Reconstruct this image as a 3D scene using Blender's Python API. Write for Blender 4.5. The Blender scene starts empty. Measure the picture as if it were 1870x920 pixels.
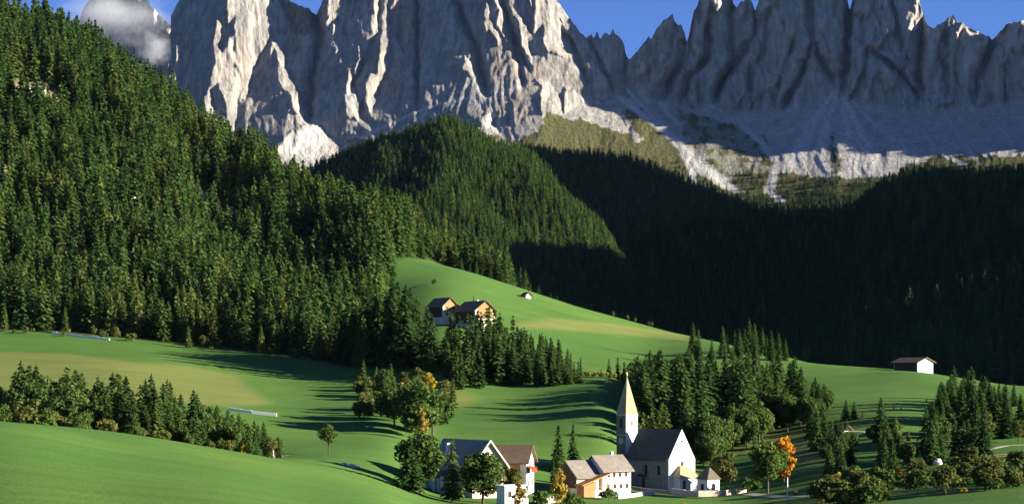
import bpy, bmesh, math, random
import numpy as np
from mathutils import Vector, Matrix

# ------------------------------------------------------------------ camera, sky, sun, exposure
SC = bpy.context.scene
COL = SC.collection
F = 3260.0            # focal length in photo pixels (photo is 1870 px wide)
CAMZ = 100.0          # eye height
HOR = 700.0           # photo row of the horizon
cam_d = bpy.data.cameras.new('camera')
cam_d.sensor_width = 36.0
cam_d.lens = 36.0 * F / 1870.0
cam_d.shift_y = (HOR - 460.0) / 1870.0
cam_d.clip_start = 1.0
cam_d.clip_end = 60000.0
cam = bpy.data.objects.new('camera', cam_d)
cam.location = (0, 0, CAMZ)
cam.rotation_euler = (math.radians(90), 0, 0)
COL.objects.link(cam)
SC.camera = cam

SUN_EL = math.radians(15.5)
SUN_AZ = math.radians(-11.0)      # direction to the sun measured from +X (right), negative = behind the camera
sdir = Vector((math.cos(SUN_AZ) * math.cos(SUN_EL), math.sin(SUN_AZ) * math.cos(SUN_EL), math.sin(SUN_EL)))

world = bpy.data.worlds.new('World')
SC.world = world
world.use_nodes = True
wn = world.node_tree.nodes
wl = world.node_tree.links
wn.clear()
w_out = wn.new('ShaderNodeOutputWorld')
w_bg = wn.new('ShaderNodeBackground')
w_sky = wn.new('ShaderNodeTexSky')
w_sky.sky_type = 'NISHITA'
w_sky.sun_disc = False
w_sky.sun_elevation = SUN_EL
w_sky.sun_rotation = math.atan2(sdir.x, sdir.y)
w_sky.altitude = 1800.0
w_sky.air_density = 0.75
w_sky.dust_density = 0.05
w_sky.ozone_density = 5.0
w_hsv = wn.new('ShaderNodeHueSaturation')
w_hsv.inputs['Saturation'].default_value = 1.04
w_hsv.inputs['Hue'].default_value = 0.514
w_bg.inputs['Strength'].default_value = 0.05
wl.new(w_sky.outputs[0], w_hsv.inputs['Color'])
wl.new(w_hsv.outputs[0], w_bg.inputs['Color'])
wl.new(w_bg.outputs[0], w_out.inputs['Surface'])

sun_d = bpy.data.lights.new('sun', 'SUN')
sun_d.energy = 5.0
sun_d.angle = math.radians(0.5)
sun_d.color = (1.0, 0.90, 0.74)
sun = bpy.data.objects.new('sun', sun_d)
sun.rotation_euler = (-sdir).to_track_quat('-Z', 'Y').to_euler()
sun.location = (300, -100, 400)
COL.objects.link(sun)

SC.view_settings.view_transform = 'Standard'
SC.view_settings.look = 'None'
SC.view_settings.gamma = 1.0
SC.view_settings.exposure = 1.95
SC.view_settings.use_curve_mapping = False
SC.render.engine = 'CYCLES'
SC.cycles.max_bounces = 5
SC.cycles.diffuse_bounces = 1
SC.cycles.transparent_max_bounces = 8
SC.cycles.use_denoising = True

rng = np.random.default_rng(7)
random.seed(7)

# ------------------------------------------------------------------ helpers
def P(px, py, d):
    """world point seen at photo pixel (px, py) at depth d"""
    return Vector(((px - 935.0) / F * d, d, CAMZ + (HOR - py) / F * d))

def tag(o, label=None, cat=None, group=None, kind=None):
    if label: o['label'] = label
    if cat: o['category'] = cat
    if group: o['group'] = group
    if kind: o['kind'] = kind
    return o

def link(name, me, mat=None, parent=None):
    o = bpy.data.objects.new(name, me)
    COL.objects.link(o)
    if mat is not None and me is not None and len(me.materials) == 0:
        me.materials.append(mat)
    if parent is not None:
        o.parent = parent
    return o

def empty(name, loc, rz=0.0):
    o = bpy.data.objects.new(name, None)
    o.empty_display_size = 0.5
    COL.objects.link(o)
    o.location = loc
    o.rotation_euler = (0, 0, rz)
    return o

def mesh_np(name, V, FA, smooth=False):
    """V (n,3) array, FA (m,k) int array"""
    me = bpy.data.meshes.new(name)
    V = np.asarray(V, dtype=np.float32); FA = np.asarray(FA, dtype=np.int32)
    m, k = FA.shape
    me.vertices.add(len(V)); me.vertices.foreach_set('co', V.ravel())
    me.loops.add(m * k); me.loops.foreach_set('vertex_index', FA.ravel())
    me.polygons.add(m)
    me.polygons.foreach_set('loop_start', np.arange(0, m * k, k, dtype=np.int32))
    me.polygons.foreach_set('loop_total', np.full(m, k, dtype=np.int32))
    me.update(calc_edges=True)
    if smooth:
        me.polygons.foreach_set('use_smooth', np.ones(m, dtype=bool))
    return me

def grid_faces(nr, nc):
    i = np.arange(nr - 1)[:, None] * nc + np.arange(nc - 1)[None, :]
    return np.stack([i, i + 1, i + nc + 1, i + nc], -1).reshape(-1, 4)

def attr_float(me, name, arr):
    a = me.attributes.new(name, 'FLOAT', 'POINT')
    a.data.foreach_set('value', np.asarray(arr, dtype=np.float32).ravel())

def pchip(x, y, xi):
    x = np.asarray(x, float); y = np.asarray(y, float)
    h = np.diff(x); dl = np.diff(y) / h
    m = np.zeros_like(y)
    for k in range(1, len(x) - 1):
        if dl[k-1] * dl[k] > 0:
            w1 = 2*h[k] + h[k-1]; w2 = h[k] + 2*h[k-1]
            m[k] = (w1 + w2) / (w1/dl[k-1] + w2/dl[k])
    m[0] = dl[0]; m[-1] = dl[-1]
    xi = np.clip(xi, x[0], x[-1])
    k = np.clip(np.searchsorted(x, xi) - 1, 0, len(x) - 2)
    t = (xi - x[k]) / h[k]
    return ((1+2*t)*(1-t)**2*y[k] + t*(1-t)**2*h[k]*m[k] + t*t*(3-2*t)*y[k+1] + t*t*(t-1)*h[k]*m[k+1])

def _hash(ix, iy, seed):
    n = (ix.astype(np.int64) * 374761393 + iy.astype(np.int64) * 668265263 + seed * 982451653) & 0xffffffff
    n = ((n ^ (n >> 13)) * 1274126177) & 0xffffffff
    n = n ^ (n >> 16)
    return (n & 0xffff) / 65535.0

def gnoise(x, y, seed=0):
    """gradient noise, about -0.7..0.7"""
    x0 = np.floor(x); y0 = np.floor(y); fx = x - x0; fy = y - y0
    def g(ox, oy):
        a = _hash(x0 + ox, y0 + oy, seed) * 2 * np.pi
        return np.cos(a) * (fx - ox) + np.sin(a) * (fy - oy)
    u = fx*fx*fx*(fx*(fx*6-15)+10); v = fy*fy*fy*(fy*(fy*6-15)+10)
    return (g(0,0)*(1-u)+g(1,0)*u)*(1-v) + (g(0,1)*(1-u)+g(1,1)*u)*v

def fbm(x, y, seed=0, octs=4, gain=0.5):
    s = 0; a = 1.0
    for o in range(octs):
        s = s + a * gnoise(x * 2**o, y * 2**o, seed + o * 17)
        a *= gain
    return s

def ridged(x, y, seed=0, octs=4, gain=0.5):
    s = 0; a = 1.0; n = 0
    for o in range(octs):
        s = s + a * (1 - 2.2 * np.abs(gnoise(x * 2**o, y * 2**o, seed + o * 31)))
        n += a; a *= gain
    return s / n

def inpoly(poly, X, Y):
    c = np.zeros(np.shape(X), bool)
    n = len(poly)
    for i in range(n):
        x1, y1 = poly[i]; x2, y2 = poly[(i+1) % n]
        if y1 == y2: continue
        cond = ((y1 > Y) != (y2 > Y)) & (X < (x2-x1)*(Y-y1)/(y2-y1) + x1)
        c ^= cond
    return c

def blur(a, n, axis=None):
    for ax in ((0, 1) if axis is None else (axis,)):
        k = np.ones(2*n+1) / (2*n+1)
        for _ in range(2):
            pad = [(0, 0), (0, 0)]; pad[ax] = (n, n)
            b = np.pad(a, pad, mode='edge')
            c = np.cumsum(b, axis=ax)
            z = np.zeros_like(np.take(c, [0], axis=ax))
            c = np.concatenate([z, c], axis=ax)
            if ax == 0: a = (c[2*n+1:] - c[:-(2*n+1)]) / (2*n+1)
            else: a = (c[:, 2*n+1:] - c[:, :-(2*n+1)]) / (2*n+1)
    return a

# ------------------------------------------------------------------ materials
def mat_new(name):
    m = bpy.data.materials.new(name); m.use_nodes = True
    nt = m.node_tree
    b = nt.nodes['Principled BSDF']
    b.inputs['Roughness'].default_value = 0.85
    b.inputs['Specular IOR Level'].default_value = 0.15
    return m, nt, b

def node(nt, t, **kw):
    n = nt.nodes.new(t)
    for k, v in kw.items():
        if k in ('operation', 'data_type', 'blend_type', 'attribute_name', 'noise_dimensions', 'wave_type', 'bands_direction', 'feature', 'distance', 'attribute_type'):
            setattr(n, k, v)
        else:
            n.inputs[k].default_value = v
    return n

def mixc(nt, fac, a, b, blend='MIX'):
    n = nt.nodes.new('ShaderNodeMix'); n.data_type = 'RGBA'; n.blend_type = blend
    for sock, v in ((n.inputs[0], fac), (n.inputs[6], a), (n.inputs[7], b)):
        if hasattr(v, 'is_output'): nt.links.new(v, sock)
        elif isinstance(v, (int, float)): sock.default_value = v
        else: sock.default_value = (*v, 1.0)
    return n.outputs[2]

def ramp(nt, src, p0, p1, v0=0.0, v1=1.0):
    n = nt.nodes.new('ShaderNodeMapRange')
    n.inputs['From Min'].default_value = p0; n.inputs['From Max'].default_value = p1
    n.inputs['To Min'].default_value = v0; n.inputs['To Max'].default_value = v1
    nt.links.new(src, n.inputs['Value'])
    return n.outputs[0]

def noise_out(nt, scale, detail=4, rough=0.55, vec=None, mapscale=None, maprot=None):
    n = nt.nodes.new('ShaderNodeTexNoise')
    n.inputs['Scale'].default_value = scale; n.inputs['Detail'].default_value = detail; n.inputs['Roughness'].default_value = rough
    if vec is None:
        vec = nt.nodes.new('ShaderNodeNewGeometry').outputs['Position']
    if mapscale:
        mp = nt.nodes.new('ShaderNodeMapping'); mp.inputs['Scale'].default_value = mapscale
        if maprot: mp.inputs['Rotation'].default_value = maprot
        nt.links.new(vec, mp.inputs['Vector']); vec = mp.outputs[0]
    nt.links.new(vec, n.inputs['Vector'])
    return n.outputs['Fac']

def bump(nt, b, h, strength, dist):
    n = nt.nodes.new('ShaderNodeBump'); n.inputs['Strength'].default_value = strength; n.inputs['Distance'].default_value = dist
    nt.links.new(h, n.inputs['Height']); nt.links.new(n.outputs[0], b.inputs['Normal'])

def attr(nt, name):
    n = nt.nodes.new('ShaderNodeAttribute'); n.attribute_name = name
    return n.outputs['Fac']

MAT = {}
def simple_mat(key, col, var=0.25, scale=3.0, rough=0.8, bumpd=0.02, stripe=None, metallic=0.0):
    m, nt, b = mat_new(key)
    tc = nt.nodes.new('ShaderNodeTexCoord').outputs['Object']
    n1 = noise_out(nt, scale, 5, 0.6, tc)
    n2 = noise_out(nt, scale * 0.17, 3, 0.5, tc)
    dark = tuple(c * (1 - var) for c in col); light = tuple(min(1, c * (1 + var * 0.6)) for c in col)
    c = mixc(nt, ramp(nt, n1, 0.3, 0.7), dark, light)
    c = mixc(nt, ramp(nt, n2, 0.35, 0.65, 0, 0.5), c, tuple(x * (1 - var * 1.2) for x in col))
    if stripe:
        w = node(nt, 'ShaderNodeTexWave', wave_type='BANDS', bands_direction=stripe[0], Scale=stripe[1], Distortion=0.6)
        nt.links.new(tc, w.inputs['Vector'])
        c = mixc(nt, ramp(nt, w.outputs['Fac'], 0.2, 0.8, 0, stripe[2]), c, tuple(x * 0.55 for x in col))
        bump(nt, b, w.outputs['Fac'], 0.6, bumpd)
    else:
        bump(nt, b, n1, 0.5, bumpd)
    nt.links.new(c, b.inputs['Base Color'])
    b.inputs['Roughness'].default_value = rough
    b.inputs['Metallic'].default_value = metallic
    MAT[key] = m
    return m
# ------------------------------------------------------------------ valley terrain (one sheet)
# each column: photo column -> list of (distance, photo row) the ground passes through
COLS = {
 -500: [(150,925),(300,760),(340,745),(450,800),(560,720),(850,590),(1500,-60),(1800,200),(2400,500),(3300,560)],
 0:    [(150,920),(250,820),(330,768),(370,775),(450,828),(560,745),(700,668),(850,602),(1000,490),(1250,230),(1450,38),(1510,35),(1800,338),(2400,564),(3300,560)],
 200:  [(150,930),(250,850),(360,790),(400,797),(455,830),(560,750),(700,672),(850,613),(1000,525),(1250,315),(1450,168),(1510,165),(1800,400),(2400,560),(3300,560)],
 400:  [(150,940),(280,860),(385,822),(425,829),(465,832),(560,762),(700,690),(840,633),(1000,548),(1250,385),(1430,293),(1490,292),(1800,450),(2400,520),(3300,560)],
 560:  [(160,950),(300,885),(410,845),(470,828),(560,775),(680,712),(810,650),(1000,560),(1250,440),(1400,382),(1460,382),(1750,470),(2300,420),(2650,330),(2720,332),(3000,420),(3300,520)],
 700:  [(180,960),(320,905),(400,885),(455,850),(560,777),(650,727),(760,668),(880,600),(1000,540),(1120,478),(1350,430),(1420,434),(1700,500),(2100,430),(2600,268),(2670,266),(3000,420),(3300,520)],
 800:  [(200,980),(330,938),(430,908),(500,846),(560,800),(620,755),(680,703),(740,648),(800,608),(850,588),(950,545),(1050,505),(1120,486),(1200,482),(1300,490),(1360,498),(1700,560),(1950,490),(2550,243),(2630,242),(3000,400),(3300,480)],
 950:  [(200,1000),(330,950),(430,917),(500,855),(560,803),(620,757),(680,713),(740,674),(800,642),(880,602),(1000,556),(1110,527),(1170,527),(1300,560),(1700,620),(2000,520),(2500,302),(2570,303),(2800,380),(3050,330),(3300,282),(3400,284)],
 1100: [(200,1010),(330,960),(430,922),(500,878),(560,798),(620,741),(690,698),(760,676),(850,642),(1000,590),(1080,573),(1130,573),(1300,620),(1700,650),(2000,600),(2350,440),(2420,440),(2650,480),(3050,330),(3300,283),(3380,283)],
 1200: [(200,1010),(330,960),(430,925),(490,895),(525,887),(560,850),(620,785),(690,735),(760,692),(850,655),(1000,610),(1060,601),(1110,602),(1300,640),(1700,680),(2200,640),(2600,520),(3000,365),(3220,318),(3300,318)],
 1300: [(200,1010),(330,960),(430,927),(490,899),(530,889),(570,850),(620,800),(690,745),(760,690),(850,648),(980,622),(1030,620),(1100,630),(1300,660),(1700,690),(2200,640),(2600,540),(3000,385),(3130,362),(3200,362)],
 1400: [(200,1010),(330,962),(400,933),(490,890),(560,842),(620,795),(690,742),(760,692),(850,652),(900,643),(950,650),(1100,680),(1300,690),(1700,680),(2200,620),(2600,520),(3000,402),(3050,397),(3150,410)],
 1500: [(200,1000),(300,958),(400,920),(490,872),(560,820),(620,775),(690,722),(750,690),(820,666),(860,664),(900,672),(1100,710),(1300,700),(1700,650),(2200,540),(2600,440),(2900,400),(2960,398),(3200,410)],
 1650: [(200,1000),(300,948),(400,903),(490,855),(560,805),(620,757),(690,715),(740,690),(790,676),(830,676),(870,690),(1100,720),(1300,690),(1700,600),(2050,450),(2300,337),(2360,335),(2900,380)],
 1870: [(200,990),(300,938),(400,885),(450,850),(500,828),(560,800),(620,762),(690,727),(740,708),(790,705),(850,720),(1100,740),(1300,690),(1700,540),(2000,410),(2200,334),(2270,332),(2900,372)],
 2300: [(200,980),(300,920),(400,860),(500,820),(620,760),(740,715),(800,710),(860,730),(1100,760),(1300,680),(1700,500),(2050,340),(2260,310),(2900,345)],
}
PXC = np.array(sorted(COLS))
DROW = np.concatenate([np.array([-40.0, -15.0, 8.0]), np.geomspace(15, 300, 60)[:-1], np.linspace(300, 1150, 240)[:-1], np.geomspace(1150, 4300, 190)])
PXG = np.concatenate([np.arange(-1500, -500, 50), np.arange(-500, 2310, 8), np.arange(2340, 6200, 40)]).astype(float)
ZC = []
for px in PXC:
    pts = COLS[px]
    dd = [-40, 20, 70] + [p[0] for p in pts] + [4300]
    zz = [96, 94.5, 92.5] + [CAMZ + (HOR - p[1]) / F * p[0] for p in pts] + [330]
    ZC.append(pchip(dd, zz, DROW))
ZC = np.array(ZC)                       # columns x rows
ZG = np.empty((len(DROW), len(PXG)))
for r in range(len(DROW)):
    ZG[r] = pchip(PXC, ZC[:, r], np.clip(PXG, PXC[0], PXC[-1]))
ZG = blur(ZG, 2, 0); ZG = blur(ZG, 3, 1)
DG = np.repeat(DROW[:, None], len(PXG), 1)
PG = np.repeat(PXG[None, :], len(DROW), 0)
dpos = np.maximum(DG, 60.0)
XG = (PG - 935.0) / F * dpos
# unseen valley flank right of the frame, crest shaped to shade the valley
def flank(x, y):
    top = np.interp(y, [880, 1000, 1300, 1900, 2190, 2330, 2700, 3000, 3500, 3900, 4300], [60, 380, 500, 600, 560, 760, 920, 1080, 1080, 760, 400])
    cx = np.interp(y, [1050, 2300, 2800, 3400, 4300], [1050, 1220, 1400, 1450, 1500])
    top = top - 260 * np.exp(-((y - 1634) / 40.0) ** 2)  # notch lets sun through onto one patch of the shaded slope
    cx = cx + np.interp(y, [2300, 2600, 2900], [0, 120, 150])
    s = (cx - x)
    fall = np.where(s > 0, s * np.interp(y, [1200, 2300, 2900, 3600], [0.6, 0.74, 1.08, 1.05]), -s * 0.4)
    return top - fall
FL = flank(XG, DG)
k = 25.0
ZG = np.where(DG > 880, np.maximum(ZG, FL) + np.exp(-np.abs(ZG - FL) / k) * k * 0.5, ZG)
# gentle relief
rel = fbm(XG / 90, DG / 70, 5, 3) * np.clip((DG - 80) / 300, 0, 1) * 1.2
rough_far = np.clip((DG - 1200) / 800, 0, 1)
rel = rel + np.clip((DG - 1850) / 150, 0, 1) * np.clip((2650 - DG) / 150, 0, 1) * np.clip((1080 - PG) / 60, 0, 1) * fbm(XG / 140 + 3.3, DG / 260, 71, 3) * 44
rel = rel + rough_far * fbm(XG / 260, DG / 260, 9, 4) * np.interp(PG, [900, 1250], [26, 9])
rel = rel + np.clip((DG - np.interp(PG, [650, 690, 712, 960], [880, 1000, 1180, 1260])) / 120, 0, 1) * np.clip((980 - PG) / 120, 0, 1) * np.clip((1750 - DG) / 150, 0, 1) * fbm(XG / 105 + DG / 700, DG / 330, 61, 3) * 48
ZG = ZG + rel

def _cell(px, d):
    r = np.clip(np.searchsorted(DROW, d) - 1, 0, len(DROW) - 2)
    c = np.clip(np.searchsorted(PXG, px) - 1, 0, len(PXG) - 2)
    return r, c, np.clip((d - DROW[r]) / (DROW[r+1] - DROW[r]), 0, 1), np.clip((px - PXG[c]) / (PXG[c+1] - PXG[c]), 0, 1)

def gz(px, d):
    """ground height at photo column px, distance d"""
    r, c, t, u = _cell(np.asarray(px, float), np.asarray(d, float))
    return (ZG[r, c]*(1-u) + ZG[r, c+1]*u)*(1-t) + (ZG[r+1, c]*(1-u) + ZG[r+1, c+1]*u)*t

def gpt(px, d):
    return Vector(((px - 935.0) / F * d, d, float(gz(px, d))))

def gz_xy(x, y):
    return float(gz(935.0 + x / y * F, y))

def rowof(px, d):
    return HOR - (gz(px, d) - CAMZ) / d * F

def dfind(px, py, dmin=150.0, dmax=1500.0):
    """distance at which the ground in column px is seen at row py, searching outwards from dmin"""
    ds = np.linspace(dmin, dmax, 1200)
    rr = rowof(np.full_like(ds, px), ds)
    k = np.nonzero(rr <= py)[0]
    return float(ds[k[0]]) if len(k) else dmax

# colour masks, all real surface kinds: woodland floor, mown or dry grass
ROWS = HOR - (ZG - CAMZ) / np.maximum(DG, 20) * F
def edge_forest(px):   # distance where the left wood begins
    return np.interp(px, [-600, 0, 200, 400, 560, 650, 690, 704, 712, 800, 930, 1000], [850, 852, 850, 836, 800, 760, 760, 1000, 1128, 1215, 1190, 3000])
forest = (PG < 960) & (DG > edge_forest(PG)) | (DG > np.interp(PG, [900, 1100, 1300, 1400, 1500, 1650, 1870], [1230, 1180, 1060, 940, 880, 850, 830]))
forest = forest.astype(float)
dry = np.zeros_like(ZG)
for poly, dr, amt in (
    ([(-200,640),(0,642),(120,645),(250,662),(340,668),(430,684),(450,705),(500,738),(420,742),(300,735),(-200,742)], (540, 900), 0.62),
    ([(940,592),(1010,580),(1130,592),(1255,612),(1262,622),(1150,612),(1000,600),(940,600)], (840, 1130), 0.6),
    ([(805,690),(850,715),(880,725),(840,745),(790,735)], (500, 760), 0.6),
    ([(1320,780),(1420,790),(1500,800),(1500,850),(1400,835),(1330,820)], (480, 680), 0.7),
    ([(820,625),(880,610),(890,628),(830,640)], (700, 860), 0.4),
):
    dry = np.maximum(dry, amt * (inpoly(poly, PG, ROWS) & (DG > dr[0]) & (DG < dr[1])))
CLEAR = [(20, 1180, 26), (375, 1285, 26), (235, 1150, 14), (130, 1010, 12), (350, 1330, 16), (60, 1330, 16)]
rocky = np.zeros_like(ZG)
for cpx_, cd_, cr_ in CLEAR:
    cx_ = (cpx_ - 935) / F * cd_
    rocky = np.maximum(rocky, np.clip(1.3 - np.hypot((XG - cx_), (DG - cd_) * 0.75) / cr_ + fbm(XG/9, DG/9, 44, 3) * 0.7, 0, 1))
dry = blur(dry, 1)
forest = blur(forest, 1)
nr, nc = ZG.shape
V = np.stack([XG, DG, ZG], -1).reshape(-1, 3)
me = mesh_np('ground', V, grid_faces(nr, nc), True)
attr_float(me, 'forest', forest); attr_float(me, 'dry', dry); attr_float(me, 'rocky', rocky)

m, nt, b = mat_new('meadow')
nA = noise_out(nt, 0.012, 5, 0.6)
nB = noise_out(nt, 0.09, 5, 0.65, None, (0.35, 1.0, 1.0), (0, 0, 0.25))
nC = noise_out(nt, 1.1, 4, 0.7)
nD = noise_out(nt, 0.16, 6, 0.7, None, (0.12, 1.0, 1.0), (0, 0, -0.12))
g = mixc(nt, ramp(nt, nA, 0.35, 0.66), (0.056, 0.138, 0.029), (0.098, 0.182, 0.036))
g = mixc(nt, ramp(nt, nB, 0.38, 0.62, 0, 0.7), g, (0.062, 0.126, 0.026))
g = mixc(nt, ramp(nt, nD, 0.5, 0.75, 0, 0.45), g, (0.125, 0.172, 0.042))
g = mixc(nt, ramp(nt, nC, 0.3, 0.75, 0.25, 0.0), g, (0.035, 0.08, 0.018))
dr = mixc(nt, ramp(nt, nB, 0.35, 0.65), (0.150, 0.165, 0.045), (0.215, 0.205, 0.065))
ad = attr(nt, 'dry'); af = attr(nt, 'forest')
c = mixc(nt, ad, g, dr)
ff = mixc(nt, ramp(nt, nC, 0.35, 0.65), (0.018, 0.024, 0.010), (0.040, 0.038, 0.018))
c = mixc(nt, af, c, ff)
rk = mixc(nt, ramp(nt, nC, 0.35, 0.6), (0.16, 0.13, 0.06), (0.40, 0.35, 0.24))
c = mixc(nt, attr(nt, 'rocky'), c, rk)
nt.links.new(c, b.inputs['Base Color'])
hn = nt.nodes.new('ShaderNodeMath'); hn.operation = 'ADD'
nt.links.new(nC, hn.inputs[0]); nt.links.new(nD, hn.inputs[1])
bump(nt, b, hn.outputs[0], 0.35, 0.5)
b.inputs['Roughness'].default_value = 0.95
b.inputs['Specular IOR Level'].default_value = 0.05
ground = link('ground', me, m)
tag(ground, 'green alpine meadow rolling down to the village', 'ground', kind='structure')

# ------------------------------------------------------------------ the limestone mountains
ST = 2.0
IX = np.arange(280, 2410, ST); IY = np.arange(-170, 520, ST)
GX, GY = np.meshgrid(IX, IY)
MPP = 1.70                         # metres per photo pixel there
def zoomed(x0, s, pts):
    return [(x0 + p[0] / s, p[1] / s) for p in pts]
LIT = []
r1 = lambda *p: LIT.append(zoomed(280, 2.9675, p))
r2 = lambda *p: LIT.append(zoomed(660, 2.968, p))
r3 = lambda *p: LIT.append(zoomed(1130, 2.3, p))
r4 = lambda *p: LIT.append(zoomed(1470, 2.3, p))
r1((135,180),(165,240),(158,330),(140,430),(135,560),(90,560),(105,460),(120,380),(118,250))
r1((385,-200),(395,130),(420,120),(450,95),(440,190),(410,205),(372,290),(355,260),(375,160),(370,105),(345,110),(318,250),(330,340),(318,400),(300,480),(272,520),(300,690),(340,720),(335,640),(310,490),(345,450),(390,560),(400,640),(345,690),(370,740),(420,765),(445,740),(458,545),(490,550),(525,500),(520,470),(540,370),(570,310),(645,185),(628,325),(652,268),(690,340),(665,380),(690,480),(745,520),(760,610),(785,618),(797,560),(745,390),(715,310),(708,250),(722,65),(680,-10),(640,-220))
r1((640,815),(750,705),(850,668),(900,680),(950,740),(1040,770),(1000,860),(870,900),(770,960),(690,900))
r1((940,-150),(1060,-150),(1045,90),(1000,110),(985,180),(965,195),(970,120),(930,150),(912,160),(945,90))
r1((1085,-40),(1118,-40),(1095,22))
r1((985,290),(992,250),(1005,290))
r1((1110,250),(1124,258),(1112,405),(1094,400))
r1((1060,380),(1082,440),(1125,580),(1110,650),(1050,640),(1030,560))
r2((55,-150),(150,-150),(140,110),(175,160),(235,260),(215,400),(200,380),(190,270),(160,250),(150,380),(100,450),(75,560),(40,600),(15,540),(40,390),(85,400),(100,200),(65,110))
r2((150,60),(190,-80),(265,-80),(255,30),(200,40))
r2((668,0),(690,50),(715,150),(755,215),(742,250),(705,190),(675,175),(662,80))
r2((690,-60),(720,-20),(795,90),(762,150),(802,215),(790,235),(752,170),(722,130),(730,90),(745,60))
r2((750,-80),(788,-80),(775,55))
r2((796,-100),(825,-20),(852,70),(922,195),(898,220),(918,310),(880,295),(858,210),(848,110),(812,90))
r2((903,-80),(922,-80),(915,75))
r2((955,-160),(1040,-160),(1055,0),(1130,90),(1190,160),(1222,235),(1190,205),(1170,262),(1140,215),(1115,200),(1092,150),(1078,100),(1080,180),(1100,220),(1112,310),(1010,280),(985,240),(990,150),(965,150),(930,195),(932,140))
r2((935,420),(980,430),(1040,470),(1080,560),(1100,645),(965,610),(975,470))
r2((1100,470),(1330,560),(1450,700),(1440,790),(1310,690),(1280,800),(900,820),(985,700),(972,600),(1100,640))
r2((636,640),(680,608),(708,640),(732,700),(800,785),(700,760),(645,730))
r2((570,312),(592,340),(608,412),(540,378))
r2((395,50),(420,75),(418,92),(392,70))
r3((400,-120),(448,-120),(472,60),(458,88),(408,60))
r3((655,-60),(705,-60),(690,40))
r4((520,320),(548,245),(577,290),(577,375),(530,395))
r4((588,100),(618,62),(640,140),(612,150))
r4((670,120),(700,130),(750,165),(690,170))
lit = np.zeros_like(GX)
WX = GX + fbm(GX/14, GY/20, 3, 2) * 5; WY = GY + fbm(GX/12, GY/25, 8, 2) * 7
for p in LIT:
    lit = np.maximum(lit, inpoly(p, WX, WY).astype(float))
BASE = [(200,330),(320,320),(480,285),(560,262),(620,250),(700,235),(800,215),(880,225),(960,215),(1000,205),(1080,180),(1150,150),(1200,185),(1290,192),(1380,198),(1450,196),(1530,162),(1600,190),(1700,196),(1800,190),(1870,175),(2120,165)]
wb = np.interp(GX, [p[0] for p in BASE], [p[1] for p in BASE]) + fbm(GX/40, GX*0+3, 4, 3) * 12
below = np.clip((GY - wb) / 10, 0, 1)
# target slopes
sx_shade = np.interp(GX, [300, 330, 900, 1060, 1180, 1260, 1650, 1900, 1960, 2400], [0.48, 0.48, 0.46, 0.30, 0.40, 0.44, 0.5, 0.55, 0.5, 0.5])
sx = np.where(lit > 0.5, -0.70, sx_shade)
sx_ap = np.where(lit > 0.5, -0.55, np.interp(GX, [300, 900, 960, 1200, 1420, 1500, 1900, 1960, 2400], [0.4, 0.4, 0.05, -0.05, 0.2, 0.42, 0.55, 0.5, 0.5]))
sx = sx * (1 - below) + sx_ap * below
sy = 0.24 * (1 - below) + np.interp(GX, [300, 600, 900, 1100, 2100], [0.5, 0.8, 1.1, 1.6, 1.5]) * below
low = np.clip((GY - 262 + fbm(GX/35, GY/35, 201, 3) * 45) / 100, 0, 1) * np.clip((GX - 1100) / 80, 0, 1)
sx = sx * (1 - 0.6 * low); sy = sy + 0.9 * low
# leaning buttresses: rock ribs drop down and outward
rib = ridged(GX/64 + fbm(GX/90, GY/120, 2, 2)*0.9, GY/210 + 7, 21, 4, 0.55)
rib2 = ridged(GX/21 + fbm(GX/40, GY/60, 6, 2)*0.6, GY/95, 41, 4, 0.55)
rock = 1 - below
gx = sx * MPP * ST; gy = sy * MPP * ST
# Poisson integration of the wanted slopes
def poisson(gx, gy):
    h, w = gx.shape
    E = lambda a, sx_, sy_: np.block([[a, sx_ * a[:, ::-1]], [sy_ * a[::-1], sx_ * sy_ * a[::-1, ::-1]]])
    A = E(gx, -1, 1); B = E(gy, 1, -1)
    div = (A - np.roll(A, 1, 1)) + 0.35 * (B - np.roll(B, 1, 0))
    fx = 2 * np.cos(2*np.pi*np.arange(2*w)/(2*w)) - 2
    fy = 2 * np.cos(2*np.pi*np.arange(2*h)/(2*h)) - 2
    den = fx[None, :] + 0.35 * fy[:, None]; den[0, 0] = 1
    R = np.fft.fft2(div) / den; R[0, 0] = 0
    return np.real(np.fft.ifft2(R))[:h, :w]
D = poisson(gx, gy)
D = D - D[np.argmin(abs(IY - 200)), np.argmin(abs(IX - 700))]
# overlapping slabs on the right-hand towers
slab = (GX > 1130) * rock
for q, (sc_x, sc_y, amp, sh) in enumerate(((52, 150, 34, 0.35), (26, 90, 15, -0.5), (13, 60, 7, 0.25))):
    u_ = (GX + sh * (GY - 60) + fbm(GX / (sc_x * 1.3), GY / sc_y, 300 + q, 3) * sc_x * 1.1) / sc_x
    fr_ = u_ - np.floor(u_)
    saw = np.where(fr_ < 0.80, fr_ / 0.80, (1 - fr_) / 0.20)
    hgt_ = _hash(np.floor(u_), np.floor(u_) * 0 + q, 77) * 0.8 + 0.3
    D += slab * amp * (saw - 0.5) * hgt_
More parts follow.
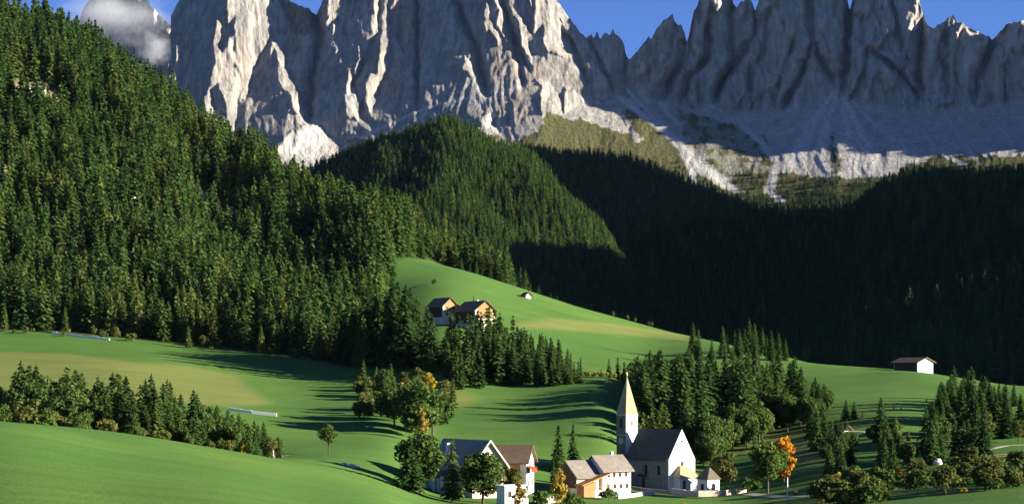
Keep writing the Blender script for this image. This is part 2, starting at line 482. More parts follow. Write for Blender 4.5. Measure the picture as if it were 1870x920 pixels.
# scree cones
for ax, ay, w0, hgt, ln in ((1530,160,1.05,55,190),(1292,186,0.9,36,170),(1165,142,0.75,30,230),(1430,200,0.9,20,150),(1700,205,1.1,30,150),(1800,190,0.9,25,150),(570,222,1.0,25,110),(1620,200,0.8,18,150)):
    t = np.clip((GY - ay) / ln, 0, 1.0)
    D += hgt * np.clip(1 - np.abs(GX - ax) / (8 + w0 * np.maximum(GY - ay, 0)), 0, 1) * np.sqrt(t) * below
GUL = [([(1552,-20),(1548,80),(1543,155)],15,60),([(1257,70),(1240,120),(1212,180)],20,45),([(1293,40),(1295,87),(1291,109),(1260,143),(1245,190)],14,34),
 ([(1336,5),(1339,113),(1317,156),(1303,190)],14,40),([(1380,15),(1378,60),(1360,100),(1321,143),(1308,178)],16,40),([(1366,115),(1373,198)],9,22),([(1482,85),(1465,135),(1443,174),(1430,198)],15,40),
 ([(1452,70),(1430,130),(1412,188)],10,18),([(1476,-60),(1482,40),(1490,87),(1524,155)],14,36),([(1598,95),(1630,118),(1655,145),(1676,178)],13,30),([(1686,20),(1683,87),(1679,130),(1686,180)],18,50),
 ([(1822,62),(1809,96),(1787,143),(1782,185)],20,40),([(763,-120),(763,0),(764,195)],9,26),([(815,-120),(835,0),(876,101),(889,172)],13,30),([(938,60),(948,110),(956,155)],9,20),([(1034,60),(1060,110),(1072,150)],14,24),
 ([(578,20),(586,70),(570,150),(566,225)],16,40),([(1146,100),(1140,140)],12,24),([(1236,42),(1225,90),(1200,150)],9,14),([(905,-60),(930,40),(965,130)],10,22),([(700,-60),(690,60),(640,170)],10,16),
 ([(1075,70),(1100,120),(1120,165)],9,18),([(1405,20),(1395,90),(1370,140)],12,20),([(1575,30),(1580,110)],9,16),([(1625,-20),(1640,60),(1660,120)],10,18),([(1730,60),(1725,120),(1735,180)],12,20)]
for pl, w, dep in GUL:
    ys = [p[1] for p in pl]; cx = np.interp(GY, ys, [p[0] for p in pl]) + fbm(GY/22, GX*0 + pl[0][0], 3, 2) * 6
    fade = np.clip((GY - ys[0] + 8) / 16, 0, 1) * np.clip((ys[-1] + 8 - GY) / 22, 0, 1)
    off = GX - cx
    D -= 1.5 * dep * fade * np.clip(1 - np.where(off < 0, -off / (1.5 * w), off / (0.8 * w)), 0, 1) ** 1.7
D = D + rock * (rib * 14 + rib2 * 5.5 + ridged(GX/8, GY/34, 77, 3) * 3.0) * np.where(lit > 0.5, 1.25, 0.9) + below * (ridged(GX/30 + fbm(GX/60, GY/60, 5)*1.0, GY/160, 63, 4) * 7 + fbm(GX/9, GY/14, 14, 4) * 2.6)
# strata: sloping ledges
st = np.abs(((GY + 0.28 * GX + fbm(GX/60, GY/60, 33, 3) * 26) / 23.0) % 1.0 - 0.5)
D += rock * (st - 0.25) * 4
DB = 5650.0
DEP = DB - D
TOP = [(200,60),(308,60),(312,30),(318,18),(330,-5),(352,-60),(380,-90),(420,-120),(470,-110),(500,-60),(518,-10),(528,2),(552,12),(566,18),(578,28),(586,10),(592,-8),(610,-40),(650,-90),(700,-110),(760,-95),(820,-130),(880,-115),(940,-100),(985,-45),(1015,-2),(1030,20),(1045,40),(1060,60),(1072,70),(1080,62),(1084,70),(1090,58),(1096,72),(1102,64),(1108,60),(1114,66),(1119,50),(1123,62),(1132,68),(1139,80),(1143,100),(1148,108),(1153,106),(1162,95),(1176,78),(1184,68),(1188,72),(1200,52),(1212,38),(1222,30),(1228,27),(1232,40),(1240,48),(1244,42),(1250,60),(1254,78),(1259,62),(1263,40),(1268,18),(1272,14),(1278,-5),(1288,-45),(1305,-70),(1320,-50),(1333,-20),(1339,8),(1346,12),(1352,4),(1362,0),(1366,-8),(1374,4),(1379,22),(1384,8),(1390,-15),(1410,-60),(1440,-90),(1475,-80),(1505,-60),(1530,-30),(1548,0),(1552,22),(1556,6),(1562,-15),(1585,-60),(1620,-80),(1655,-50),(1676,-8),(1684,22),(1692,44),(1702,52),(1714,46),(1726,38),(1736,30),(1741,29),(1748,40),(1758,42),(1766,50),(1776,54),(1790,60),(1802,66),(1814,73),(1822,62),(1832,52),(1838,44),(1852,41),(1868,38),(1885,36),(1930,40),(1980,70),(2050,60),(2120,90),(2250,100),(2400,140)]
cpx = np.concatenate([np.concatenate([np.arange(312, 1900, 1.9), np.arange(1900, 2390, 4.0)])])
top = np.interp(cpx, [p[0] for p in TOP], [p[1] for p in TOP])
top = top + (fbm(cpx/9, cpx*0, 12, 3) * 4 + fbm(cpx/3.4, cpx*0+9, 15, 2) * 2.2)
NT = 250
tt = np.linspace(0, 1, NT) ** 1.0
PYm = top[None, :] + (515 - top[None, :]) * tt[:, None]
PXm = np.repeat(cpx[None, :], NT, 0)
def samp(A, px, py):
    fx = np.clip((px - IX[0]) / ST, 0, len(IX) - 1.001); fy = np.clip((py - IY[0]) / ST, 0, len(IY) - 1.001)
    i = fx.astype(int); j = fy.astype(int); u = fx - i; v = fy - j
    return (A[j, i]*(1-u) + A[j, i+1]*u)*(1-v) + (A[j+1, i]*(1-u) + A[j+1, i+1]*u)*v
dm = samp(DEP, PXm, PYm)
Xm = (PXm - 935) / F * dm; Zm = CAMZ + (HOR - PYm) / F * dm
# rounded back side behind the crest
back = []
for q, (dd, dz) in enumerate(((25, -6), (70, -60), (150, -260), (260, -620))):
    back.append(np.stack([Xm[0], dm[0] + dd, Zm[0] + dz], -1))
front = np.stack([Xm, dm, Zm], -1)
M = np.concatenate([np.array(back[::-1]), front], 0)
# left flank turns away from the viewer
L1 = M[:, :1] + np.array([6, 60, -5.0]); L2 = M[:, :1] + np.array([40, 260, -60.0])
M = np.concatenate([L2, L1, M], 1)
nr, nc = M.shape[:2]
me = mesh_np('mountain', M.reshape(-1, 3), grid_faces(nr, nc), False)
# surface kinds
veg = np.zeros_like(GX); scree = below * np.interp(GX, [1150, 1350], [0.18, 0.45]) + rock * np.interp(GX, [1120, 1250], [0.0, 0.22])  # right-hand scree and rock paled here to make up for dim sky light
VX = GX + fbm(GX/20, GY/20, 51, 3)*14; VY = GY + fbm(GX/16, GY/16, 52, 3)*10
vp = lambda poly, a: np.where(inpoly(poly, VX, VY), a, 0)
veg = np.maximum(veg, vp([(930,262),(985,238),(1000,205),(1040,215),(1100,230),(1160,255),(1240,300),(1300,340),(1360,345),(1480,385),(1480,430),(900,430),(900,300)], 0.75))
veg = np.maximum(veg, vp([(1160,190),(1220,240),(1280,320),(1330,350),(1250,350),(1180,270),(1140,210)], 0.7))
veg = np.maximum(veg, vp([(1230,200),(1300,215),(1400,250),(1420,320),(1400,370),(1330,330),(1270,280)], 0.45))
veg = np.maximum(veg, vp([(1340,320),(1400,312),(1480,322),(1560,328),(1630,318),(1660,300),(1720,285),(1900,285),(1900,470),(1330,470)], 0.85))
veg = np.maximum(veg, vp([(1010,90),(1060,140),(1110,190),(1060,170),(1030,150)], 0.3))
veg = np.maximum(veg, vp([(640,255),(760,235),(930,250),(960,300),(600,300)], 0.5))
veg = np.maximum(veg, vp([(500,-20),(590,20),(575,60),(540,70)], 0.45))
veg = np.maximum(veg, vp([(1500,232),(1520,240),(1530,300),(1545,310),(1515,320),(1500,270)], 0.6))
veg = veg + 0.28 * (fbm(GX/22, GY/16, 71, 4) > 0.18) * np.clip((GY - wb + 40) / 60, 0, 1) * (GX > 880)
STRK = 0.55 + 0.9 * np.clip(fbm(GX/5 - GY/7, GY/60, 29, 2) + 0.35, 0, 1)
LINE = np.arange(IY[0], IY[-1] + ST, ST)
def streak(poly, w0, w1, amt):
    global scree
    xs = [p[0] for p in poly]; ys = [p[1] for p in poly]
    t = np.clip((GY - ys[0]) / (ys[-1] - ys[0]), 0, 1)
    cx = np.interp(GY, ys, xs) + fbm(GY/30, GY*0+poly[0][0], 19, 2) * 5
    w = w0 + (w1 - w0) * t
    s = np.clip(1.4 - np.abs(GX - cx) / w, 0, 1) * (GY > ys[0]) * np.clip((ys[-1] - GY) / 14, 0, 1)
    s = s * STRK
    scree = np.maximum(scree, amt * s)
    return s
sk = 0
for poly, w0, w1, a in (
    ([(1130,175),(1180,215),(1230,250),(1275,300),(1330,340),(1365,358)], 10, 16, 1.0),
    ([(1140,160),(1210,230),(1245,270),(1265,320),(1272,345)], 4, 7, 0.9),
    ([(1205,185),(1235,225),(1245,240)], 8, 8, 0.8),
    ([(1290,190),(1340,215),(1395,265),(1425,305)], 10, 7, 0.95),
    ([(1420,300),(1410,330),(1404,350),(1440,378)], 8, 12, 1.0),
    ([(1525,165),(1490,215),(1460,270),(1440,318)], 5, 26, 0.95),
    ([(1530,165),(1510,220),(1500,270),(1500,325)], 5, 20, 0.95),
    ([(1535,165),(1565,230),(1590,290),(1620,330)], 6, 24, 0.95),
    ([(1540,170),(1600,230),(1650,265),(1690,300)], 5, 10, 0.8),
    ([(1538,165),(1545,230),(1560,280),(1565,330)], 5, 18, 0.9),
    ([(1720,195),(1745,240),(1790,305)], 4, 6, 0.8),
    ([(1760,190),(1820,230),(1860,260)], 4, 7, 0.7),
    ([(1690,250),(1735,290),(1780,310)], 3, 12, 0.8),
    ([(870,178),(780,185),(640,258),(600,285)], 2.0, 8, 0.9) if False else ([(1160,150),(1190,200),(1220,240)], 8, 10, 0.6),
    ([(575,225),(560,262),(540,300)], 10, 60, 1.0),
    ([(900,208),(890,225),(930,260)], 7, 4, 1.0),
):
    s = streak(poly, w0, w1, a)
    sk = np.maximum(sk, s)
veg = np.clip(veg, 0, 1) * (1 - np.clip(sk * 1.3, 0, 1))
# the pale diagonal ledge across the foot of the big wall
led = np.clip(1 - np.abs(GY - np.interp(GX, [600, 640, 700, 760, 830, 870], [285, 262, 232, 205, 182, 178])) / 3.5, 0, 1) * (GX > 600) * (GX < 872)
led = np.maximum(led, np.clip(1 - np.abs(GY - np.interp(GX, [890, 930, 965], [182, 165, 155])) / 2.5, 0, 1) * (GX > 892) * (GX < 965))
scree = np.maximum(scree, led)
def expand(A):
    a = samp(A, PXm, PYm)
    a = np.concatenate([np.repeat(a[:1], 4, 0), a], 0)
    return np.concatenate([a[:, :1], a[:, :1], a], 1)
attr_float(me, 'veg', expand(veg)); attr_float(me, 'scree', expand(np.clip(scree, 0, 1)))
attr_float(me, 'cav', expand(np.clip(0.5 + 0.5 * rib2 * rock, 0, 1)))

def rock_material(name):
    m, nt, b = mat_new(name)
    pos = nt.nodes.new('ShaderNodeNewGeometry').outputs['Position']
    nV = noise_out(nt, 0.022, 8, 0.72, pos, (1.0, 1.0, 0.12))
    nW = noise_out(nt, 0.060, 6, 0.7, pos, (1.0, 1.0, 0.09))
    nF = noise_out(nt, 0.11, 6, 0.7, pos, (1.0, 1.0, 0.35))
    nL = noise_out(nt, 0.0035, 3, 0.5, pos)
    nS = noise_out(nt, 0.035, 6, 0.7, pos, (0.2, 0.2, 1.0), (0.0, 0.3, 0.0))
    c = mixc(nt, ramp(nt, nV, 0.34, 0.64), (0.160, 0.154, 0.148), (0.375, 0.355, 0.325))
    c = mixc(nt, ramp(nt, nL, 0.48, 0.66, 0, 0.5), c, (0.300, 0.240, 0.180))
    c = mixc(nt, ramp(nt, nS, 0.5, 0.68, 0, 0.5), c, (0.135, 0.130, 0.127))
    c = mixc(nt, ramp(nt, nW, 0.34, 0.54, 0.7, 0.0), c, (0.105, 0.102, 0.100))
    c = mixc(nt, ramp(nt, nW, 0.58, 0.70, 0.0, 0.5), c, (0.45, 0.43, 0.395))
    sc = mixc(nt, ramp(nt, nF, 0.35, 0.65), (0.36, 0.35, 0.325), (0.54, 0.52, 0.485))
    c = mixc(nt, attr(nt, 'scree'), c, sc)
    vg = mixc(nt, ramp(nt, nF, 0.35, 0.65), (0.050, 0.056, 0.020), (0.115, 0.105, 0.045))
    va = nt.nodes.new('ShaderNodeMath'); va.operation = 'ADD'
    nt.links.new(attr(nt, 'veg'), va.inputs[0]); nt.links.new(nF, va.inputs[1])
    c = mixc(nt, ramp(nt, va.outputs[0], 0.72, 1.15), c, vg)
    nt.links.new(c, b.inputs['Base Color'])
    h = nt.nodes.new('ShaderNodeMath'); h.operation = 'ADD'
    nt.links.new(nV, h.inputs[0]); nt.links.new(nF, h.inputs[1])
    bump(nt, b, h.outputs[0], 0.8, 9.0)
    b.inputs['Roughness'].default_value = 0.95; b.inputs['Specular IOR Level'].default_value = 0.05
    return m
ROCK = rock_material('limestone')
mountain = link('mountain', me, ROCK)
MAXD = float(M[:, :, 1].max())
print('mountain depth', M[:, :, 1].min(), MAXD)
tag(mountain, 'jagged grey limestone peaks with sunlit buttresses and scree fans', 'mountain', kind='structure')

# the peak wrapped in cloud at the left, behind the wooded slope
ax = np.arange(90, 330, 2.2)
tp = np.interp(ax, [90, 120, 136, 140, 150, 170, 185, 200, 225, 250, 268, 275, 285, 300, 330], [200, 170, 70, 50, 20, -10, -25, -30, -28, -20, -5, 10, 22, 34, 70])
tp = tp + fbm(ax/8, ax*0+2, 91, 3) * 9
NT2 = 130
py2 = tp[None] + (330 - tp[None]) * np.linspace(0, 1, NT2)[:, None]
px2 = np.repeat(ax[None], NT2, 0)
d2 = 7000 - (px2 - 200) * 0.55 * 2.1 - (py2 - 150) * 0.5 * 2.1 - 70 * ridged(px2/34, py2/120, 5, 4) - 22 * ridged(px2/11, py2/40, 25, 3)
F2 = np.stack([(px2 - 935) / F * d2, d2, CAMZ + (HOR - py2) / F * d2], -1)
B2 = np.stack([F2[0] + np.array([0, 300, -300.0]), F2[0] + np.array([0, 60, -40.0])])
M2 = np.concatenate([B2, F2], 0)
me = mesh_np('mountain', M2.reshape(-1, 3), grid_faces(*M2.shape[:2]), True)
o = link('mountain', me, ROCK)
tag(o, 'grey rock peak half hidden in cloud above the wooded slope', 'mountain', kind='structure')
# ------------------------------------------------------------------ tree prototypes
def foliage(name, dark, light, back=0.33):
    m, nt, b = mat_new(name)
    oi = nt.nodes.new('ShaderNodeObjectInfo').outputs['Random']
    n = noise_out(nt, 0.5, 4, 0.65)
    a = nt.nodes.new('ShaderNodeMath'); a.operation = 'MULTIPLY_ADD'
    nt.links.new(oi, a.inputs[0]); a.inputs[1].default_value = 0.55
    sc = nt.nodes.new('ShaderNodeMath'); sc.operation = 'MULTIPLY'; nt.links.new(n, sc.inputs[0]); sc.inputs[1].default_value = 0.6
    nt.links.new(sc.outputs[0], a.inputs[2])
    c = mixc(nt, ramp(nt, a.outputs[0], 0.15, 0.9), dark, light)
    nt.links.new(c, b.inputs['Base Color'])
    b.inputs['Roughness'].default_value = 0.8; b.inputs['Specular IOR Level'].default_value = 0.08
    tr = nt.nodes.new('ShaderNodeBsdfTranslucent'); nt.links.new(c, tr.inputs['Color'])
    mx = nt.nodes.new('ShaderNodeMixShader'); mx.inputs[0].default_value = back
    nt.links.new(b.outputs[0], mx.inputs[1]); nt.links.new(tr.outputs[0], mx.inputs[2])
    nt.links.new(mx.outputs[0], nt.nodes['Material Output'].inputs['Surface'])
    MAT[name] = m
    return m
foliage('spruce_needles', (0.020, 0.052, 0.013), (0.066, 0.120, 0.026))
foliage('larch_needles', (0.050, 0.095, 0.020), (0.112, 0.155, 0.034))
foliage('green_leaves', (0.035, 0.070, 0.016), (0.085, 0.135, 0.028))
foliage('olive_leaves', (0.070, 0.085, 0.020), (0.130, 0.140, 0.035))
foliage('yellow_leaves', (0.20, 0.17, 0.02), (0.42, 0.32, 0.03))
foliage('gold_leaves', (0.20, 0.15, 0.025), (0.34, 0.26, 0.045))
foliage('orange_leaves', (0.40, 0.17, 0.012), (0.60, 0.27, 0.02))
simple_mat('bark', (0.085, 0.065, 0.048), 0.35, 1.2)
simple_mat('pale_bark', (0.24, 0.21, 0.17), 0.35, 1.2)

def cone_mesh(segs):
    """tapered tubes: list of (p0, r0, p1, r1); 6-sided"""
    V = []; Fc = []
    n = 6
    for p0, r0, p1, r1 in segs:
        p0 = np.array(p0, float); p1 = np.array(p1, float)
        ax = p1 - p0; ax = ax / (np.linalg.norm(ax) + 1e-9)
        a = np.cross(ax, [0.31, 0.9, 0.2]); a /= np.linalg.norm(a); bb = np.cross(ax, a)
        base = len(V)
        for p, r in ((p0, r0), (p1, r1)):
            for k in range(n):
                t = 2*np.pi*k/n
                V.append(p + r*(np.cos(t)*a + np.sin(t)*bb))
        for k in range(n):
            Fc.append((base+k, base+(k+1) % n, base+n+(k+1) % n, base+n+k))
    return np.array(V), np.array(Fc)

def quads(C, U, W):
    """quads centred at C spanned by half vectors U, W"""
    n = len(C)
    V = np.stack([C-U-W, C+U-W*0.6, C+U*0.9+W, C-U*0.7+W], 1).reshape(-1, 3)
    return V, np.arange(4*n).reshape(n, 4)

def unit(v):
    return v / (np.linalg.norm(v, axis=-1, keepdims=True) + 1e-9)

def spruce_crown(seed, h, R, n_whorl, n_br, n_tuft, size, z0=0.06, power=0.85, droop=0.35):
    g = np.random.default_rng(seed)
    C = []; U = []; W = []
    for i in range(n_whorl):
        f = (i + g.random()*0.8) / n_whorl
        z = h * (z0 + (1 - z0) * f)
        r = R * (1 - f) ** power * (0.72 + 0.5 * g.random()) + 0.18
        if f < 0.10: r *= 0.75 + f*2.5
        nb = max(3, int(round(n_br * (0.45 + 0.55 * (1 - f)))))
        a0 = g.random()*6.28
        for k in range(nb):
            a = a0 + 6.283*k/nb + g.normal()*0.25
            rr = r * (0.75 + 0.45*g.random())
            nt_ = max(2, int(round(n_tuft * (0.4 + 0.6*(1-f)))))
            for q in range(nt_):
                s = 0.18 + 0.86*(q + g.random()*0.6)/nt_
                rad = rr*s
                zz = z - droop*rr*s*s + g.normal()*0.10*size + 0.10*rr*s
                aa = a + g.normal()*0.16
                C.append((rad*math.cos(aa), rad*math.sin(aa), zz))
                out = np.array([math.cos(aa), math.sin(aa), -0.35 - 0.35*g.random()])
                side = np.array([-math.sin(aa), math.cos(aa), g.normal()*0.45])
                w = size*(0.55 + 0.5*g.random())*(0.6 + 0.5*(1-f))*(1.15 - 0.45*s)
                U.append(out*w*0.75); W.append(side*w*0.55)
    # leader
    for q in range(4):
        C.append((0, 0, h*(1.0 - 0.012*q))); U.append((0, 0, -size*0.45)); a = g.random()*6.28; W.append((0.16*size*math.cos(a), 0.16*size*math.sin(a), 0))
    return quads(np.array(C), np.array(U), np.array(W))

def leafy_crown(seed, blobs, n_leaf, size):
    g = np.random.default_rng(seed)
    C = []; N = []
    for (cx, cy, cz, r) in blobs:
        n = max(8, int(n_leaf * r * r))
        v = unit(g.normal(size=(n, 3)))
        rad = r * (0.55 + 0.5 * g.random((n, 1)) ** 0.6)
        C.append(np.array([cx, cy, cz]) + v * rad * np.array([1, 1, 0.85])); N.append(unit(v + g.normal(size=(n, 3)) * 0.5))
    C = np.concatenate(C); N = np.concatenate(N)
    a = unit(np.cross(N, g.normal(size=N.shape))); bb = np.cross(N, a)
    s = size * (0.6 + 0.7 * g.random((len(C), 1)))
    return quads(C, a * s, bb * s * 0.7)

def mk(name, VF, mat):
    me = mesh_np(name, VF[0], VF[1]); me.materials.append(MAT[mat]); return me

PROTO = {}      # kind -> list of (crown mesh, trunk mesh, height, radius)
def add_proto(kind, crown, trunk, h, cm, tm):
    PROTO.setdefault(kind, []).append((mk('crown', crown, cm), mk('trunk', trunk, tm), h))

def spruce_trunk(h, seed):
    g = np.random.default_rng(seed)
    segs = [((0, 0, -1.5), h*0.017, (0, 0, h*0.5), h*0.010), ((0, 0, h*0.5), h*0.010, (0, 0, h*0.985), 0.03)]
    for k in range(10):
        z = h*(0.08 + 0.08*k); a = g.random()*6.28; r = (1-z/h)*h*0.12
        segs.append(((0, 0, z), 0.07, (r*math.cos(a), r*math.sin(a), z - 0.15*r), 0.02))
    return cone_mesh(segs)
for s in range(7):
    R = (5.0, 5.7, 4.2, 5.2, 6.0, 4.6, 3.9)[s]
    add_proto('spruce', spruce_crown(100+s, 22, R, 30, 11, 7, 1.15, 0.03, (0.66, 0.55, 0.72, 0.5, 0.6, 0.68, 0.55)[s]), spruce_trunk(22, s), 22, 'spruce_needles', 'bark')
for s in range(4):
    add_proto('slim', spruce_crown(200+s, 14, (1.9, 2.3, 1.7, 2.5)[s], 22, 7, 4, 0.95, 0.04, 0.62), spruce_trunk(14, 30+s), 14, 'spruce_needles', 'bark')
for s in range(3):
    add_proto('larch', spruce_crown(300+s, 18, (3.3, 3.8, 2.9)[s], 22, 8, 5, 1.15, 0.06, 0.6, 0.2), spruce_trunk(18, 50+s), 18, 'larch_needles', 'bark')

def broad(seed, h, R, zc, vert, nb, n_leaf, size, trunk_r):
    """broadleaf tree: trunk, limbs to every blob of the crown"""
    g = np.random.default_rng(seed)
    blobs = []
    segs = [((0, 0, -1.0), trunk_r*1.3, (0, 0, h*0.22), trunk_r), ((0, 0, h*0.22), trunk_r, (0.1, 0.05, h*0.55), trunk_r*0.6)]
    for k in range(nb):
        v = g.normal(size=3); v /= np.linalg.norm(v); rad = g.random() ** 0.4
        c = np.array([v[0]*R*0.78*rad, v[1]*R*0.78*rad, zc + v[2]*vert*0.80*rad])
        taper = 1.0 - 0.35*max(0, (c[2]-zc)/vert)
        c[:2] *= taper
        r = R*(0.24 + 0.20*g.random())*taper
        blobs.append((*c, r))
        if k % 2 == 0:
            z0 = h*(0.2 + 0.3*g.random())
            segs.append(((0, 0, min(z0, c[2]-0.2)), trunk_r*0.4, tuple(c), 0.04))
    return leafy_crown(seed, blobs, n_leaf, size), cone_mesh(segs)
def add_broad(kind, seeds, mat, h, R, zc, vert, nb, n_leaf, size, tr=0.22, bark='bark'):
    for s in seeds:
        cr, tk = broad(s, h, R, zc, vert, nb, n_leaf, size, tr)
        add_proto(kind, cr, tk, h, mat, bark)
add_broad('round', (1, 2, 3), 'green_leaves', 12, 4.6, 6.9, 4.9, 44, 40, 0.31)
add_broad('ash', (4,), 'green_leaves', 12, 4.2, 8.0, 3.9, 40, 22, 0.27, 0.2)
add_broad('olive', (5, 6, 7), 'olive_leaves', 10, 3.4, 5.4, 4.5, 36, 44, 0.28)
add_broad('orange', (8,), 'orange_leaves', 10, 3.0, 5.0, 4.9, 36, 60, 0.27)
add_broad('yellow', (9, 10), 'yellow_leaves', 8, 2.2, 4.3, 3.6, 24, 60, 0.24)
add_broad('gold', (11, 12), 'gold_leaves', 10, 2.3, 5.2, 4.8, 34, 64, 0.27)
add_broad('bush', (13, 14, 15), 'green_leaves', 4, 2.4, 1.9, 1.9, 18, 62, 0.25, 0.08)
add_broad('pale_bush', (16, 17), 'olive_leaves', 4, 2.2, 1.9, 1.9, 18, 62, 0.24, 0.08)
add_broad('yellow_bush', (18, 19), 'yellow_leaves', 3, 1.6, 1.4, 1.5, 10, 50, 0.25, 0.06)
add_broad('orange_bush', (20,), 'orange_leaves', 3, 1.4, 1.5, 1.5, 10, 50, 0.25, 0.06)

NAMES = {'spruce': ('spruce_tree', 'tree'), 'slim': ('young_spruce', 'tree'), 'larch': ('larch_tree', 'tree'), 'round': ('broadleaf_tree', 'tree'), 'ash': ('ash_tree', 'tree'),
         'olive': ('broadleaf_tree', 'tree'), 'orange': ('autumn_tree', 'tree'), 'yellow': ('autumn_tree', 'tree'), 'gold': ('autumn_tree', 'tree'),
         'bush': ('bush', 'bush'), 'pale_bush': ('bush', 'bush'), 'yellow_bush': ('bush', 'bush'), 'orange_bush': ('bush', 'bush')}
TREES = 0
def tree(kind, px, d, h, label, group=None, wide=1.0, var=None):
    """one tree with its trunk and crown; h is its height in metres"""
    global TREES
    TREES += 1
    pr = PROTO[kind]
    cm, tm, h0 = pr[(TREES * 7 + (var or 0)) % len(pr)] if var is None else pr[var % len(pr)]
    nm, cat = NAMES[kind]
    e = empty(nm, gpt(px, d), random.random() * 6.28)
    s = h / h0
    e.scale = (s * wide, s * wide, s)
    tag(e, label, cat, group)
    for n, me in (('trunk', tm), ('crown', cm)):
        o = bpy.data.objects.new(n, me); COL.objects.link(o); o.parent = e
    return e
def h_for(px, d, top):
    """height of a tree at (px, d) whose tip is seen at row top"""
    return max(1.5, float((rowof(px, d) - top) / F * d))

# ------------------------------------------------------------------ far woods: one mass each
far_col = bpy.data.collections.new('far_tree_shapes')
light_col = bpy.data.collections.new('light_tree_shapes')
for s in range(6):
    hh = 20
    cV, cF = spruce_crown(400+s, hh, (3.9, 4.6, 3.3, 4.2, 4.9, 3.8)[s], 22, 9, 4, 1.45, 0.03, (0.7, 0.55, 0.75, 0.5, 0.62, 0.6)[s])
    me = mk('far_tree', (cV, cF), 'larch_needles' if s == 5 else 'spruce_needles')
    me2 = me.copy(); me2.materials.clear(); me2.materials.append(MAT[('larch_needles', 'green_leaves', 'larch_needles', 'olive_leaves', 'green_leaves', 'larch_needles')[s]])
    o = bpy.data.objects.new('light_far_tree', me2); light_col.objects.link(o)
    o = bpy.data.objects.new('far_tree', me); far_col.objects.link(o)

def wood(name, pts, scales, label, coll=far_col):
    me = bpy.data.meshes.new(name)
    P_ = np.asarray(pts, np.float32)
    me.vertices.add(len(P_)); me.vertices.foreach_set('co', P_.ravel())
    attr_float(me, 'tree_scale', scales)
    o = link(name, me)
    ng = bpy.data.node_groups.new(name, 'GeometryNodeTree')
    ng.interface.new_socket('Geometry', in_out='INPUT', socket_type='NodeSocketGeometry')
    ng.interface.new_socket('Geometry', in_out='OUTPUT', socket_type='NodeSocketGeometry')
    N = ng.nodes; Lk = ng.links
    gi = N.new('NodeGroupInput'); go = N.new('NodeGroupOutput')
    m2p = N.new('GeometryNodeMeshToPoints')
    iop = N.new('GeometryNodeInstanceOnPoints')
    ci = N.new('GeometryNodeCollectionInfo'); ci.inputs['Collection'].default_value = coll
    ci.inputs['Separate Children'].default_value = True; ci.inputs['Reset Children'].default_value = True
    iop.inputs['Pick Instance'].default_value = True
    rv = N.new('FunctionNodeRandomValue'); rv.data_type = 'FLOAT_VECTOR'
    rv.inputs[0].default_value = (0, 0, 0); rv.inputs[1].default_value = (0.06, 0.06, 6.283)
    na = N.new('GeometryNodeInputNamedAttribute'); na.data_type = 'FLOAT'; na.inputs['Name'].default_value = 'tree_scale'
    Lk.new(gi.outputs[0], m2p.inputs['Mesh']); Lk.new(m2p.outputs[0], iop.inputs['Points'])
    Lk.new(ci.outputs[0], iop.inputs['Instance']); Lk.new(rv.outputs[0], iop.inputs['Rotation'])
    Lk.new(na.outputs[0], iop.inputs['Scale']); Lk.new(iop.outputs[0], go.inputs[0])
    md = o.modifiers.new('trees', 'NODES'); md.node_group = ng
    tag(o, label, 'forest', kind='stuff')
    return o

def scatter(x0, x1, y0, y1, sp, keep):
    xs = np.arange(x0, x1, sp); ys = np.arange(y0, y1, sp)
    X, Y = np.meshgrid(xs, ys)
    X = X + rng.uniform(-0.48, 0.48, X.shape) * sp; Y = Y + rng.uniform(-0.48, 0.48, Y.shape) * sp
    X = X.ravel(); Y = Y.ravel()
    PXs = 935 + X / Y * F
    k = keep(PXs, Y)
    X = X[k]; Y = Y[k]; PXs = PXs[k]
    return X, Y, gz(PXs, Y), PXs

# wooded slope on the left
def on_slope(px, d):
    ridge = np.interp(px, [-300, 0, 300, 600, 800, 930], [1560, 1560, 1530, 1480, 1380, 1250])
    ok = (d > edge_forest(px) + 4) & (px < 945) & (px > -170) & (d < ridge)
    clear = (gnoise(px / 60, d / 55, 123) > 0.42) & (d > 1000)
    xw = (px - 935) / F * d
    for cpx_, cd_, cr_ in CLEAR:      # rocky clearings, open towards the valley
        cx_ = (cpx_ - 935) / F * cd_
        clear |= np.hypot((xw - cx_) * np.where(xw > cx_, 0.42, 1.0), np.where(d < cd_, (d - cd_) * 0.55, d - cd_)) < cr_
    return ok & ~clear
X, Y, Z, PXs = scatter(-560, 20, 740, 1580, 6.8, on_slope)
near = np.argsort(Y - edge_forest(PXs))
front_idx = [i for i in near if -10 < PXs[i] < 940][:0]
rest = np.ones(len(X), bool); rest[front_idx] = False
clump = gnoise(X / 38, Y / 38, 55)
sc_ = (0.7 + 0.75 * rng.random(len(X)) ** 1.3 + 0.45 * clump) * np.interp(Y, [800, 900, 1500], [0.85, 1.1, 1.25])
sc_ = np.clip(sc_, 0.35, 1.75)
light = (rng.random(len(X)) < np.interp(Y - edge_forest(PXs), [0, 120, 300, 600], [0.5, 0.28, 0.12, 0.2]) + 0.5 * (gnoise(X / 45, Y / 60, 88) > 0.25))
wood('forest', np.stack([X, Y, Z - 0.5], -1)[rest & ~light], sc_[rest & ~light], 'dense dark green conifer forest covering the steep slope behind the meadow')
wood('forest', np.stack([X, Y, Z - 0.5], -1)[rest & light], sc_[rest & light] * 0.88, 'lighter green larches and leafy trees mixed through the forest slope', light_col)
for i in front_idx:
    kind = 'larch' if random.random() < 0.22 else 'spruce'
    lab = 'yellowish green larch along the lower edge of the hillside forest' if kind == 'larch' else 'dark green spruce along the lower edge of the hillside forest'
    hh = 20 * sc_[i] * random.uniform(0.55, 0.95)
    tree(kind, PXs[i], Y[i], hh, lab, 'larches at the forest edge' if kind == 'larch' else 'spruces at the forest edge', 1.0)
